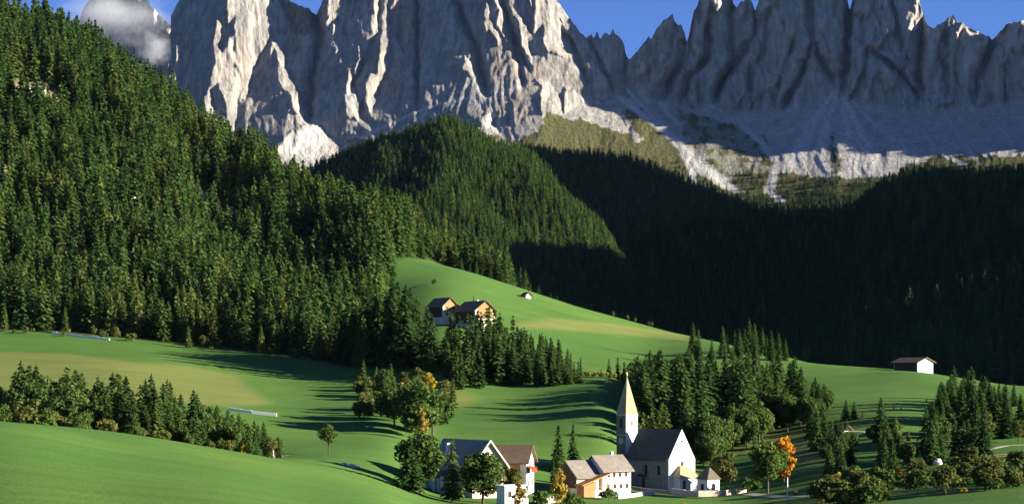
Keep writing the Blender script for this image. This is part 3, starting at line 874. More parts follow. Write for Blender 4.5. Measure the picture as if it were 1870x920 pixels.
# rounded wooded hill under the big wall
X, Y, Z, PXs = scatter(-420, 180, 1400, 2720, 8.5, lambda px, d: (d > np.interp(px, [900, 960], [1780, 1420])) & (px > 520) & (px < np.interp(d, [1800, 2300, 2720], [1160, 1160, 1130])))
wood('forest', np.stack([X, Y, Z - 0.5], -1), 0.85 + 0.5 * rng.random(len(X)), 'conifer forest on the rounded hill under the rock wall')
# shaded valley woods and the far right flank
X, Y, Z, PXs = scatter(0, 900, 1000, 3420, 12.0, lambda px, d: (px > 940) & (px < 1960) & (d > np.interp(px, [940, 1120, 1165, 1170, 1500, 1900], [2650, 2420, 2300, 1500, 1400, 1120])) & (d < np.interp(px, [940, 1300, 1400, 1500, 1650, 2000], [3400, 3180, 3080, 2960, 2480, 2360])))
wood('forest', np.stack([X, Y, Z - 0.5], -1), 0.85 + 0.5 * rng.random(len(X)), 'shaded conifer forest filling the dark valley flank')

# dwarf pines and larches climbing the scree foot
qx = rng.uniform(1230, 1900, 5000); qy = rng.uniform(285, 420, 5000)
vv = samp(veg, qx, qy) + 0.35 * gnoise(qx / 18, qy / 12, 222)
kk = (vv > np.interp(qy, [285, 330, 380], [0.75, 0.6, 0.4])) & (rng.random(5000) < np.interp(qy, [285, 330, 370], [0.12, 0.35, 0.9]))
qx = qx[kk]; qy = qy[kk]; qd = samp(DEP, qx, qy)
wood('forest', np.stack([(qx - 935) / F * qd, qd, CAMZ + (HOR - qy) / F * qd - 0.5], -1), 0.45 + 0.5 * rng.random(len(qx)), 'scattered dwarf pines on the lower scree slopes under the peaks')
# ------------------------------------------------------------------ tree belts and single trees
def ip(px, tab):
    return float(np.interp(px, [p[0] for p in tab], [p[1] for p in tab]))

# belt in the dip behind the near meadow
TOPA = [(-40,700),(0,690),(30,668),(60,655),(75,650),(95,690),(125,652),(150,678),(190,690),(215,672),(240,690),(300,682),(335,712),(370,712),(400,745),(430,738),(470,762),(500,775),(520,800)]
px = -38.0
while px < 512:
    for row in range(4):
        x = px + random.uniform(-8, 8)
        d = 428 + row * 9 + random.uniform(-4, 4)
        t = ip(x, TOPA) + (3 - row) * random.uniform(5, 17) + random.uniform(-6, 12)
        q = random.random()
        if q < 0.18:
            tree('larch', x, d, h_for(x, d, t + 8), 'light green larch in the long belt of trees behind the near meadow', 'larches in the long belt', 1.15)
        elif q < 0.46:
            tree('round', x, d, h_for(x, d, t + 14), 'rounded green leafy tree in the long belt behind the near meadow', 'rounded trees in the long belt', 0.85)
        else:
            tree('spruce', x, d, h_for(x, d, t), 'dark spruce in the long belt of trees behind the near meadow', 'spruces in the long belt', 1.0)
    px += 16
for i, (x, t) in enumerate([(5,732),(22,745),(48,706),(85,740),(105,742),(135,752),(150,748),(190,755),(203,757),(245,765),(262,775),(300,775),(345,790),(385,800),(420,795),(455,805),(492,790)]):
    d = 414 + random.uniform(-4, 6)
    tree('olive' if i % 3 else 'round', x, d, h_for(x, d, t), 'pale leafy tree fronting the long belt of spruces', 'leafy trees fronting the long belt', 0.95)
tree('yellow_bush', 450, 420, 3.8, 'yellow autumn bush at the foot of the long tree belt')

# scattered foot of the forest slope, broadleaf
for i in range(36):
    x = random.uniform(0, 600)
    d = edge_forest(x) - random.uniform(-6, 14)
    k = random.choice(['olive', 'olive', 'bush', 'pale_bush', 'yellow_bush', 'larch'])
    LB = {'olive': ('olive green leafy tree at the foot of the forest slope', 'leafy trees at the forest foot'), 'bush': ('round dark green bush at the foot of the forest slope', 'dark bushes at the forest foot'), 'pale_bush': ('pale olive bush at the foot of the forest slope', 'pale bushes at the forest foot'), 'yellow_bush': ('yellow bush at the foot of the forest slope', 'yellow bushes at the forest foot'), 'larch': ('larch standing out in front of the forest slope', 'larches in front of the forest slope')}[k]
    tree(k, x, d, {'olive': 8, 'bush': 4, 'pale_bush': 4, 'yellow_bush': 3.0, 'larch': 11}[k] * random.uniform(0.6, 1.2), *LB)
# tall dark stand at the corner of the forest by the upper meadow
for i in range(30):
    x = random.uniform(625, 800); t = ip(x, [(625,575),(660,540),(700,500),(735,498),(760,540),(785,560),(805,585)]) + random.uniform(0, 45)
    d = ip(x, [(625,790),(700,770),(760,745),(800,725)]) + random.uniform(-22, 16)
    tree('spruce', x, d, h_for(x, d, t), 'tall dark spruce in the shady stand left of the upper farm', 'spruces of the stand by the upper farm', 1.05)
for i in range(16):
    x = random.uniform(770, 835); d = random.uniform(700, 770)
    tree('larch' if i % 2 else 'slim', x, d, random.uniform(9, 15), 'slender light green tree just below the upper farm', 'slender trees below the upper farm', 1.0)
# slope wood of young conifers between the two meadows
n = 0
while n < 150:
    x = random.uniform(800, 1065); d = random.uniform(640, 775)
    r = float(rowof(x, d))
    if not inpoly([(800,655),(850,640),(890,622),(930,632),(1000,655),(1065,690),(1060,705),(960,705),(830,712),(795,700)], np.array([x]), np.array([r]))[0]: continue
    n += 1
    hh = ip(x, [(800,11),(890,18),(950,15),(1060,8)]) * random.uniform(0.75, 1.2)
    tree('slim', x, d, hh, 'slender young spruce on the bank between the two meadows', 'young spruces on the bank', 1.15)
# mixed copse at the left end of that bank
for i in range(80):
    x = random.uniform(650, 830); d = random.uniform(560, 690)
    r = float(rowof(x, d))
    if r > 765: continue
    k = random.choice(['round', 'olive', 'olive', 'larch', 'larch', 'pale_bush', 'olive'])
    hh = {'round': 9, 'olive': 7, 'larch': 10, 'bush': 4, 'pale_bush': 3.5}[k] * random.uniform(0.7, 1.15)
    LB = {'round': ('round dark green tree in the mixed copse on the bank', 'round trees of the copse'), 'olive': ('olive green tree in the mixed copse on the bank', 'olive trees of the copse'), 'larch': ('light green larch in the mixed copse on the bank', 'larches of the copse'), 'bush': ('dark bush in the mixed copse on the bank', 'dark bushes of the copse'), 'pale_bush': ('pale bush in the mixed copse on the bank', 'pale bushes of the copse')}[k]
    tree(k, x, d, hh, *LB)
for x, d, hh in ((738, 640, 8.5), (785, 655, 9.5), (752, 640, 6)):
    tree('yellow', x, d, hh, 'bright yellow tree among the green of the mixed copse', 'yellow trees of the copse', 1.0)
for x, d, t in ((720,560,700),(765,548,690),(790,560,705),(745,575,690)):
    tree('round', x, d, h_for(x, d, t), 'large dark rounded tree at the lower end of the copse', 'large rounded trees of the copse', 1.15)
tree('gold', 772, 535, h_for(772, 535, 738), 'slim golden tree standing alone below the copse', None, 0.75)
# small spruces beside the spire
for x, t in ((1112,655),(1128,652),(1140,660),(1098,672),(1165,650),(1180,645)):
    tree('slim', x, 735, h_for(x, 735, t), 'small spruce on the rise behind the church spire', 'small spruces behind the spire', 1.2)
for i in range(10):
    tree('yellow_bush' if i % 2 else 'pale_bush', 1070 + i * 7.5, 712 + random.uniform(-4, 4), random.uniform(2, 3), 'low autumn bush along the bank left of the spire', 'low bushes left of the spire')
# big wood behind the church
TOPE = [(1165,672),(1185,652),(1215,645),(1240,648),(1270,640),(1300,650),(1330,640),(1360,648),(1400,655),(1430,655),(1460,668),(1490,690),(1512,720)]
n = 0
while n < 84:
    x = random.uniform(1168, 1515); d = random.uniform(572, 735)
    lo = ip(x, [(1168,600),(1220,580),(1300,575),(1400,620),(1450,615),(1515,630)])
    if d < lo: continue
    n += 1
    base = float(rowof(x, d))
    hh = random.uniform(20, 29)
    hh = min(hh, h_for(x, d, ip(x, TOPE) - 6 + random.uniform(-8, 30)))
    tree('spruce', x, d, hh, 'tall spruce in the dense wood behind the church', 'spruces of the wood behind the church', 1.1)
for i in range(48):
    x = random.uniform(1166, 1262); d = random.uniform(590, 745)
    tree('spruce', x, d, min(random.uniform(20, 28), h_for(x, d, ip(x, TOPE) + random.uniform(-4, 20))), 'tall spruce at the shaded end of the wood next to the spire', 'spruces of the wood next to the spire', 1.2)
for i in range(34):
    x = random.uniform(1262, 1512); d = ip(x, [(1262,566),(1300,575),(1400,612),(1450,608),(1512,622)]) + random.uniform(-4, 30)
    tree('round', x, d, random.uniform(9, 17), 'rounded leafy tree along the sunny front of the church wood', 'rounded trees along the church wood', 0.85)
for i in range(30):
    x = random.uniform(1152, 1205); d = random.uniform(575, 745)
    tree('round', x, d, random.uniform(8, 12), 'rounded dark tree in the shade between the spire and the wood', 'rounded trees next to the spire', 1.0)
for x, t, d in ((1175,755,560),(1190,748,562),(1205,752,565),(1216,742,560)):
    tree('larch', x, d, h_for(x, d, t), 'bright young conifer just behind the church roof', 'bright conifers behind the church roof', 1.0)
for x, t in ((1265,588),(1275,600),(1320,596),(1342,602),(1350,600),(1368,582),(1378,590),(1392,598),(1408,602),(1422,606),(1434,618),(1328,610),(1360,600),(1400,612),(1300,618)):
    d = 850 + random.uniform(-25, 20)
    tree('spruce' if x != 1342 else 'larch', x, d, h_for(x, d, t), 'spruce on the crest above the church wood' if x != 1342 else 'yellowish larch on the crest above the church wood', 'trees on the crest' if x != 1342 else None, 0.85)
# right-hand clump below the hill barn
n = 0
while n < 50:
    x = random.uniform(1690, 1905); d = random.uniform(560, 680)
    n += 1
    t = ip(x, [(1690,730),(1715,690),(1735,668),(1780,664),(1800,682),(1850,690),(1905,700)]) + random.uniform(0, 40)
    tree('spruce', x, d, h_for(x, d, t), 'tall spruce in the clump below the barn on the knoll', 'spruces of the clump on the right', 1.1)
for x, t in ((1775,760),(1795,745),(1745,775),(1860,755),(1790,790)):
    tree('olive', x, 548, h_for(x, 548, t), 'light green leafy tree edging the spruce clump below the barn', 'leafy trees edging the spruce clump', 1.0)
# trees and bushes of the hamlet
E = [
 # kind, column, distance, top row, label, width
 ('ash', 600, 470, 772, 'lone ash with a thin round crown in the open meadow', 1.15),
 ('round', 768, 425, 780, 'broad tree standing left of the dark-roofed farmhouse', 1.05),
 ('spruce', 748, 412, 795, 'leaning spruce left of the dark-roofed farmhouse', 1.3),
 ('larch', 826, 420, 800, 'slim pale tree in front of the long dark roof', 0.9),
 ('round', 882, 415, 815, 'dense green tree before the white farmhouse front', 1.15),
 ('gold', 948, 395, 872, 'golden tree in front of the white shed', 1.15),
 ('gold', 1020, 410, 848, 'tall golden tree left of the orange porch', 1.0),
 ('spruce', 1020, 505, 775, 'spruce between the two farmhouses with an open crown', 0.9),
 ('spruce', 1047, 512, 772, 'thin spruce behind the grey-roofed barn', 0.7),
 ('slim', 1010, 480, 838, 'dark young spruce behind the grey-roofed barn', 1.3),
 ('olive', 935, 425, 835, 'sparse yellowish tree by the balcony', 0.7),
 ('bush', 1112, 452, 888, 'rounded green bush below the white house', 1.2),
 ('bush', 985, 420, 892, 'dull green bush between shed and barn', 1.3),
 ('bush', 1045, 415, 895, 'green bush at the foot of the golden tree', 1.2),
 ('round', 1402, 470, 797, 'broad green tree on the lane beside the churchyard', 1.05),
 ('orange', 1431, 505, 788, 'bright orange autumn tree behind the broad green tree', 0.95),
 ('olive', 1325, 505, 808, 'greyish tree behind the small chapel', 0.9),
 ('bush', 1370, 488, 868, 'low green bush by the churchyard wall', 1.3),
 ('pale_bush', 1452, 450, 892, 'yellow green bush beside the white pole', 1.2),
 ('yellow_bush', 1247, 440, 912, 'small yellow shrub in the grass below the church', 0.7),
]
for k, x, d, t, lab, wd in E:
    tree(k, x, d, h_for(x, d, t), lab, None, wd)
# trees on the right slope
for i, (k, x, d, t) in enumerate([('spruce',1528,505,795),('spruce',1552,510,800),('spruce',1515,500,810),('spruce',1545,620,728),('spruce',1560,618,732),('spruce',1575,622,750),('spruce',1622,520,800),('spruce',1640,525,795),('spruce',1606,515,815),('slim',1603,560,785),('slim',1675,505,800),('spruce',1685,500,815),('spruce',1760,500,800),('spruce',1740,515,812),('slim',1632,640,742),('slim',1646,640,745),('spruce',1505,560,755),('spruce',1482,590,745)]):
    tree(k, x, d, h_for(x, d, t), 'spruce scattered on the slope right of the church' if k == 'spruce' else 'slender young spruce scattered on the slope right of the church', 'scattered spruces on the right slope' if k == 'spruce' else 'scattered young spruces on the right slope', 1.2)
for i in range(105):
    x = random.uniform(1485, 1890); d = random.uniform(375, 462)
    r = float(rowof(x, d))
    k = random.choice(['bush', 'pale_bush', 'bush', 'yellow_bush', 'olive', 'bush', 'yellow_bush'])
    LB = {'bush': ('dark green bush in the thicket along the lower lane', 'dark bushes of the thicket'), 'pale_bush': ('olive bush in the thicket along the lower lane', 'olive bushes of the thicket'), 'yellow_bush': ('yellow bush in the thicket along the lower lane', 'yellow bushes of the thicket'), 'olive': ('olive green tree in the thicket along the lower lane', 'olive trees of the thicket')}[k]
    tree(k, x, d, {'bush': 3.6, 'pale_bush': 3.2, 'yellow_bush': 2.2, 'olive': 5.5}[k] * random.uniform(0.5, 1.6), *LB, random.uniform(0.8, 1.3))
for i in range(46):
    x = random.choice([random.gauss(1535, 22), random.gauss(1620, 22), random.gauss(1700, 20), random.gauss(1765, 18)]); d = random.uniform(470, 560)
    k = random.choice(['spruce', 'spruce', 'round', 'larch'])
    tree(k, x, d, {'spruce': 12, 'round': 8, 'larch': 9}[k] * random.uniform(0.7, 1.2), {'spruce': 'dark spruce in the loose groves above the lower lane', 'round': 'rounded leafy tree in the loose groves above the lower lane', 'larch': 'light green larch in the loose groves above the lower lane'}[k], {'spruce': 'spruces of the loose groves', 'round': 'leafy trees of the loose groves', 'larch': 'larches of the loose groves'}[k], 1.0)
for i in range(9):
    tree('yellow_bush', random.uniform(1495, 1560), random.uniform(405, 440), random.uniform(2.2, 4.0), 'bright yellow bush in front of the grove by the lane', 'bright yellow bushes by the lane', 0.9)
tree('yellow', 1528, 430, 6.5, 'slim yellow tree in front of the dark spruces', None, 0.8)
tree('yellow', 1663, 448, 4.6, 'yellow tree beside the orange shrub on the lane', None, 1.1)
for x, d, hh in ((1632, 440, 4.2), (1640, 442, 5.0)):
    tree('orange', x, d, hh, 'small bright orange tree above the lower lane', 'orange trees above the lane', 0.8)
tree('orange_bush', 1712, 450, 2.6, 'rounded orange bush beside the lane bend')
# crest and upper meadow
for x, t in ((842,470),(870,478),(895,485),(915,492),(925,505),(858,482),(880,490),(958,510)):
    tree('spruce', x, 1185, h_for(x, 1185, t), 'spruce at the end of the forest above the upper meadow', 'spruces above the upper meadow', 1.1)
for x, t in ((1120,578),(1146,584),(1160,590),(1185,596),(1190,597)):
    tree('olive', x, 1095, max(4.0, h_for(x, 1095, t)), 'small tree peeping over the crest of the upper meadow', 'small trees over the crest', 0.8)
tree('olive', 793, 1010, 4.0, 'small windswept tree alone high on the upper meadow', None, 1.2)
tree('slim', 865, 930, 6.0, 'small spruce above the roof of the upper farm', None, 0.9)
tree('spruce', 888, 838, 8.0, 'dark tree at the corner of the upper farmhouse', None, 1.0)
# ------------------------------------------------------------------ buildings
simple_mat('white_render', (0.72, 0.70, 0.66), 0.10, 0.8, 0.9, 0.01)
simple_mat('cream_render', (0.62, 0.54, 0.40), 0.14, 0.8, 0.9, 0.01)
simple_mat('grey_slate', (0.34, 0.305, 0.24), 0.3, 1.0, 0.92, 0.03, ('Z', 1.6, 0.4))
simple_mat('grey_stone', (0.28, 0.255, 0.20), 0.32, 0.9, 0.9, 0.05)
simple_mat('brown_stone', (0.23, 0.195, 0.145), 0.4, 0.6, 0.9, 0.05)
simple_mat('slate_roof', (0.130, 0.118, 0.088), 0.35, 1.0, 0.92, 0.03, ('Z', 1.6, 0.5))
simple_mat('shingle_roof', (0.21, 0.185, 0.16), 0.3, 1.0, 0.85, 0.03, ('X', 1.0, 0.35))
simple_mat('spire_shingle', (0.36, 0.285, 0.17), 0.22, 1.2, 0.8, 0.02, ('Z', 1.8, 0.35))
simple_mat('brown_roof', (0.19, 0.135, 0.085), 0.3, 1.0, 0.8, 0.03, ('Z', 1.4, 0.4))
simple_mat('dark_wood', (0.085, 0.055, 0.034), 0.35, 1.5, 0.8, 0.02, ('X', 1.4, 0.5))
simple_mat('orange_wood', (0.42, 0.21, 0.085), 0.25, 1.5, 0.75, 0.02, ('X', 1.2, 0.4))
simple_mat('glass', (0.018, 0.022, 0.028), 0.2, 1.0, 0.15, 0.0)
simple_mat('frame_wood', (0.20, 0.13, 0.075), 0.25, 2.0)
simple_mat('white_trim', (0.75, 0.73, 0.68), 0.08, 2.0)
simple_mat('red_cloth', (0.60, 0.045, 0.02), 0.15, 2.0)
simple_mat('metal', (0.32, 0.32, 0.33), 0.15, 4.0, 0.45, 0.0, None, 0.6)
simple_mat('dry_stone', (0.50, 0.45, 0.34), 0.3, 0.9, 0.95, 0.08)
simple_mat('limestone_block', (0.58, 0.55, 0.49), 0.25, 1.2, 0.95, 0.08)
simple_mat('gold_metal', (0.55, 0.40, 0.12), 0.1, 4.0, 0.35, 0.0, None, 0.8)
simple_mat('gravel', (0.46, 0.41, 0.31), 0.25, 0.7, 0.95, 0.05)

class MB:
    """collects boxes, prisms and slabs; build() links them as one mesh"""
    def __init__(s): s.v = []; s.f = []
    def poly(s, pts):
        b0 = len(s.v); s.v += [tuple(p) for p in pts]; s.f.append(tuple(range(b0, b0 + len(pts))))
    def hexa(s, p):            # 8 points: bottom 4 ccw, top 4 ccw
        b0 = len(s.v); s.v += [tuple(q) for q in p]
        for q in ((3,2,1,0),(4,5,6,7),(0,1,5,4),(1,2,6,5),(2,3,7,6),(3,0,4,7)): s.f.append(tuple(b0 + i for i in q))
    def box(s, x0, x1, y0, y1, z0, z1):
        s.hexa([(x0,y0,z0),(x1,y0,z0),(x1,y1,z0),(x0,y1,z0),(x0,y0,z1),(x1,y0,z1),(x1,y1,z1),(x0,y1,z1)]); return s
    def prism(s, prof, axis, a, b):   # prof: list of (u, z); extruded along axis ('x' or 'y') from a to b
        n = len(prof); b0 = len(s.v)
        for t in (a, b):
            for u, z in prof: s.v.append((t, u, z) if axis == 'x' else (u, t, z))
        s.f.append(tuple(b0 + i for i in range(n))); s.f.append(tuple(b0 + n + i for i in reversed(range(n))))
        for i in range(n):
            j = (i + 1) % n; s.f.append((b0+i, b0+n+i, b0+n+j, b0+j))
        return s
    def cyl(s, p0, p1, r0, r1, n=10):
        p0 = np.array(p0, float); p1 = np.array(p1, float)
        ax = unit(p1 - p0); a = unit(np.cross(ax, [0.3, 0.9, 0.25])); c = np.cross(ax, a); b0 = len(s.v)
        for p, r in ((p0, r0), (p1, r1)):
            for k in range(n):
                t = 2*math.pi*k/n; s.v.append(tuple(p + r*(math.cos(t)*a + math.sin(t)*c)))
        for k in range(n): s.f.append((b0+k, b0+(k+1) % n, b0+n+(k+1) % n, b0+n+k))
        s.f.append(tuple(b0+k for k in reversed(range(n)))); s.f.append(tuple(b0+n+k for k in range(n)))
        return s
    def build(s, name, mat, parent=None, loc=None, rz=0):
        me = bpy.data.meshes.new(name); me.from_pydata(s.v, [], s.f); me.update()
        bm = bmesh.new(); bm.from_mesh(me); bmesh.ops.recalc_face_normals(bm, faces=bm.faces); bm.to_mesh(me); bm.free()
        o = link(name, me, MAT[mat], parent)
        if loc is not None: o.location = loc; o.rotation_euler = (0, 0, rz)
        return o

def walls(L, W, he, hr, x0=0.0, base=-4.0):
    """gabled block: ridge along x from x0-L to x0, width W along y"""
    m = MB(); m.prism([(-W/2, base), (W/2, base), (W/2, he), (0, hr), (-W/2, he)], 'x', x0 - L, x0); return m
def roof(L, W, he, hr, x0=0.0, oh=0.6, oe=0.7, th=0.28):
    """two roof slabs with overhangs, joined at the ridge"""
    m = MB(); sl = (hr - he) / (W / 2)
    ze = he - sl * oe
    lift = 0.05
    for sgn in (-1, 1):
        y0 = sgn * (W/2 + oe)
        m.hexa([(x0-L-oh, y0, ze+lift), (x0+oh, y0, ze+lift), (x0+oh, 0, hr+lift), (x0-L-oh, 0, hr+lift),
                (x0-L-oh, y0, ze+th+lift), (x0+oh, y0, ze+th+lift), (x0+oh, 0, hr+th+lift), (x0-L-oh, 0, hr+th+lift)])
    return m
def window(parent, face, u, z, w, h, off, mat='frame_wood', arch=False):
    """window on a wall; face '+x','-y','+y'; u along the wall, off = wall plane"""
    fm = MB(); pm = MB(); t = 0.12
    def bx(mb, u0, u1, z0, z1, o0, o1):
        if face == '+x': mb.box(off+o0, off+o1, u0, u1, z0, z1)
        elif face == '-y': mb.box(u0, u1, off-o1, off-o0, z0, z1)
        else: mb.box(u0, u1, off+o0, off+o1, z0, z1)
    bx(fm, u-w/2-t, u-w/2, z-h/2-t, z+h/2+t, -0.05, 0.09); bx(fm, u+w/2, u+w/2+t, z-h/2-t, z+h/2+t, -0.05, 0.09)
    bx(fm, u-w/2, u+w/2, z+h/2, z+h/2+t, -0.05, 0.085); bx(fm, u-w/2, u+w/2, z-h/2-t, z-h/2, -0.05, 0.12)
    bx(fm, u-0.03, u+0.03, z-h/2, z+h/2, -0.05, 0.05)
    bx(pm, u-w/2, u+w/2, z-h/2, z+h/2, -0.06, 0.02)
    f = fm.build('window', mat, parent); pm.build('pane', 'glass', f)
    return f
def site(px, d, rz, dz=0.0):
    p = gpt(px, d); p.z += dz
    return p, math.radians(rz)

RZ = -54.0
# ---- church
p, rz = site(1244, 500, RZ)
p.z = P(1244, 890, 500).z
ch = empty('church', p, rz)
tag(ch, 'white village church with steep dark nave roof and tall pointed bell tower', 'church')
walls(17.5, 9.6, 8.0, 16.0).build('nave_wall', 'grey_stone', ch)
gab = MB(); gab.prism([(-4.86, -4), (4.86, -4), (4.86, 8.05), (0, 16.35), (-4.86, 8.05)], 'x', 0.0, 0.35); gab.build('gable_wall', 'white_render', ch)
nr_ = MB(); sl = 8.0/4.8
for sgn in (-1, 1):
    y0 = sgn*5.35; ze = 8.0 - 0.55*sl; yk = sgn*4.2; zk = 8.0 + 0.6*sl
    nr_.hexa([(-18.1,y0,ze+0.35),(0.0,y0,ze+0.35),(0.0,0,16.05),(-18.1,0,16.05),(-18.1,y0,ze+0.62),(0.0,y0,ze+0.62),(0.0,0,16.3),(-18.1,0,16.3)])
nr_.build('nave_roof', 'slate_roof', ch)
ap = MB(); ap.prism([(-4.0,-4),(4.0,-4),(4.0,7.2),(0,12.0),(-4.0,7.2)], 'x', -24.5, -17.5); ap.build('chancel_wall', 'grey_stone', ch)
roof(7.0, 8.0, 7.2, 12.0, -17.5, 0.3, 0.4).build('chancel_roof', 'slate_roof', ch)
gw = MB(); gw.cyl((0.34, 0, 13.0), (0.42, 0, 13.0), 0.33, 0.33, 12); gw.build('gable_opening', 'glass', ch)
window(ch, '+x', 0.0, 6.6, 1.1, 1.5, 0.35, 'cream_render')
for u in (-4.0, -9.5):
    window(ch, '-y', u, 4.9, 1.2, 2.6, -4.8, 'grey_stone')
sd = MB(); sd.prism([(-12.2, 2.95), (-9.0, 2.95), (-9.3, 3.5), (-11.9, 3.5)], 'y', -6.0, -4.8); sd.build('side_door_canopy', 'dark_wood', ch)
sd = MB(); sd.box(-11.2, -10.1, -4.9, -4.79, -0.5, 2.6); sd.build('side_door', 'dark_wood', ch)
# porch against the gable
MB().box(0.35, 3.3, -3.4, 3.4, -4, 3.0).build('porch_wall', 'white_render', ch)
pr = MB(); pr.v = [(0.36,-3.9,2.9),(3.9,-3.9,2.9),(3.9,3.9,2.9),(0.36,3.9,2.9),(0.36,-1.6,6.2),(1.0,-1.2,6.2),(1.0,1.2,6.2),(0.36,1.6,6.2)]
pr.f = [(3,2,1,0),(4,5,6,7),(0,1,5,4),(1,2,6,5),(2,3,7,6),(3,0,4,7)]
pr.build('porch_roof', 'spire_shingle', ch)
MB().box(3.28, 3.36, -2.3, -1.3, -0.6, 2.3).build('door', 'dark_wood', ch)
# tower stands at the far end of the nave
tw = MB(); a = 2.15; tx, ty = -22.9, -0.7
tw.box(tx-a, tx+a, ty-a, ty+a, -3, 20.0)
tower = tw.build('bell_tower', 'brown_stone', ch)
tr_ = MB(); tr_.box(tx+a, tx+a+0.05, ty-a, ty+a, -2.9, 19.95); tr_.build('white_face', 'white_render', tower)  # white sheet over one side of the tower, the other sides stay brown
co = MB(); co.box(tx-a-0.12, tx+a+0.14, ty-a-0.12, ty+a+0.12, 19.95, 20.25); co.build('cornice', 'cream_render', tower)
for z in (14.2,):
    c2 = MB(); c2.box(tx-a-0.06, tx+a+0.08, ty-a-0.06, ty+a+0.06, z, z+0.18); c2.build('string_course', 'cream_render', tower)
bw = MB(); bw.prism([(tx-0.75, 16.4), (tx+0.75, 16.4), (tx+0.75, 18.4), (tx+0.45, 19.0), (tx, 19.25), (tx-0.45, 19.0), (tx-0.75, 18.4)], 'y', ty-a-0.03, ty-a+0.1)
bw.build('belfry_opening', 'glass', tower)
bw = MB(); bw.prism([(ty-0.42, 17.1), (ty+0.42, 17.1), (ty+0.42, 18.1), (ty, 18.5), (ty-0.42, 18.1)], 'x', tx+a+0.02, tx+a+0.09)
bw.build('belfry_opening', 'frame_wood', tower)
ck = MB(); ck.cyl((tx-0.1, ty-a-0.06, 12.6), (tx-0.1, ty-a+0.05, 12.6), 1.0, 1.0, 24); ck = ck.build('clock_face', 'cream_render', tower)
hd = MB(); hd.box(tx-0.15, tx-0.05, ty-a-0.09, ty-a-0.06, 12.6, 13.4); hd.box(tx-0.7, tx-0.1, ty-a-0.088, ty-a-0.062, 12.55, 12.64); hd.build('clock_hands', 'glass', ck)
sp = MB(); e_ = a+0.12
sp.v = [(tx-e_,ty-e_,20.25),(tx+e_,ty-e_,20.25),(tx+e_,ty+e_,20.25),(tx-e_,ty+e_,20.25),(tx,ty,31.3)]
sp.f = [(3,2,1,0),(0,1,4),(1,2,4),(2,3,4),(3,0,4)]
sp = sp.build('spire', 'spire_shingle', ch)
fi = MB(); fi.cyl((tx,ty,31.0),(tx,ty,32.6),0.07,0.05,6); fi.cyl((tx,ty,31.5),(tx,ty,31.9),0.22,0.22,8); fi.box(tx-0.04,tx+0.04,ty-0.32,ty+0.32,32.2,32.3); fi.build('finial', 'gold_metal', sp)

# ---- small chapel and churchyard wall
p, rz = site(1303, 492, RZ); p.z = P(1303, 892, 492).z
cp = empty('chapel', p, rz); cp.scale = (0.85, 0.85, 0.85)
tag(cp, 'tiny white chapel with a dark pointed roof right of the church', 'chapel')
MB().box(-5.0, 0, -2.6, 2.6, -3, 3.2).build('wall', 'white_render', cp)
c_ = MB(); c_.v = [(-5.5,-3.1,3.1),(0.5,-3.1,3.1),(0.5,3.1,3.1),(-5.5,3.1,3.1),(-3.2,0,7.0),(-1.8,0,7.0)]
c_.f = [(3,2,1,0),(0,1,5,4),(1,2,5),(2,3,4,5),(3,0,4)]
c_.build('roof', 'slate_roof', cp)
c_ = MB(); c_.prism([(-0.8,-0.5),(0.8,-0.5),(0.8,1.2),(0.45,1.75),(0,1.95),(-0.45,1.75),(-0.8,1.2)], 'x', -0.05, 0.04); c_.build('arched_doorway', 'glass', cp)
c_ = MB(); c_.box(-3.2, -1.8, -2.64, -2.55, -0.4, 1.6); c_.build('side_opening', 'dark_wood', cp)

def path_wall(name, pts, h, t, mat, label, cat, sink=0.6, blocks=None):
    """low wall following the ground through (column, distance) points"""
    W = [gpt(*q) for q in pts]; m = MB()
    for i in range(len(W)-1):
        n_ = max(1, int((W[i+1]-W[i]).length / 3.0))
        for k in range(n_):
            A = W[i].lerp(W[i+1], k/n_); B = W[i].lerp(W[i+1], (k+1)/n_)
            A.z = gz_xy(A.x, A.y); B.z = gz_xy(B.x, B.y)
            dv = (B-A).to_2d().normalized(); nn = Vector((-dv.y, dv.x, 0))*t/2
            hh = h*random.uniform(0.9, 1.08)
            lo = Vector((0,0,-sink)); hi = Vector((0,0,hh))
            m.hexa([A-nn+lo, B-nn+lo, B+nn+lo, A+nn+lo, A-nn+hi, B-nn+hi, B+nn+hi, A+nn+hi])
    o = m.build(name, mat)
    tag(o, label, cat)
    return o
path_wall('churchyard_wall', [(1226,486),(1275,482),(1320,484),(1362,492)], 1.5, 0.6, 'dry_stone', 'pale stone churchyard wall below the church and chapel', 'wall')
path_wall('churchyard_wall', [(1155,492),(1190,488),(1226,486)], 0.9, 0.5, 'grey_stone', 'low shaded wall along the side of the church', 'wall')
path_wall('white_strip', [(95,846),(150,838),(200,832)], 0.9, 0.6, 'white_trim', 'long white strip at the foot of the forest slope', 'wall')  # unidentified white strip, built as a low wall
path_wall('white_strip', [(418,585),(460,583),(505,582)], 0.9, 0.8, 'white_trim', 'long white strip behind the tree belt in the meadow', 'wall')  # second white strip of the same unknown kind, also built as a wall
path_wall('garden_wall', [(1128,458),(1160,466),(1195,480)], 1.0, 0.5, 'dry_stone', 'rough stone wall climbing from the white house to the church', 'wall')
path_wall('garden_wall', [(975,425),(1000,432),(1022,440)], 1.4, 0.5, 'cream_render', 'cream garden wall between the two farmhouses', 'wall')

# ---- white house with the barn
def at(px, py, d): return P(px, py, d)
p, rz = at(1152, 904, 468), math.radians(RZ)
hb = empty('farmhouse', p, rz)
tag(hb, 'white two-storey house with small windows and a grey shingle roof before the church', 'house')
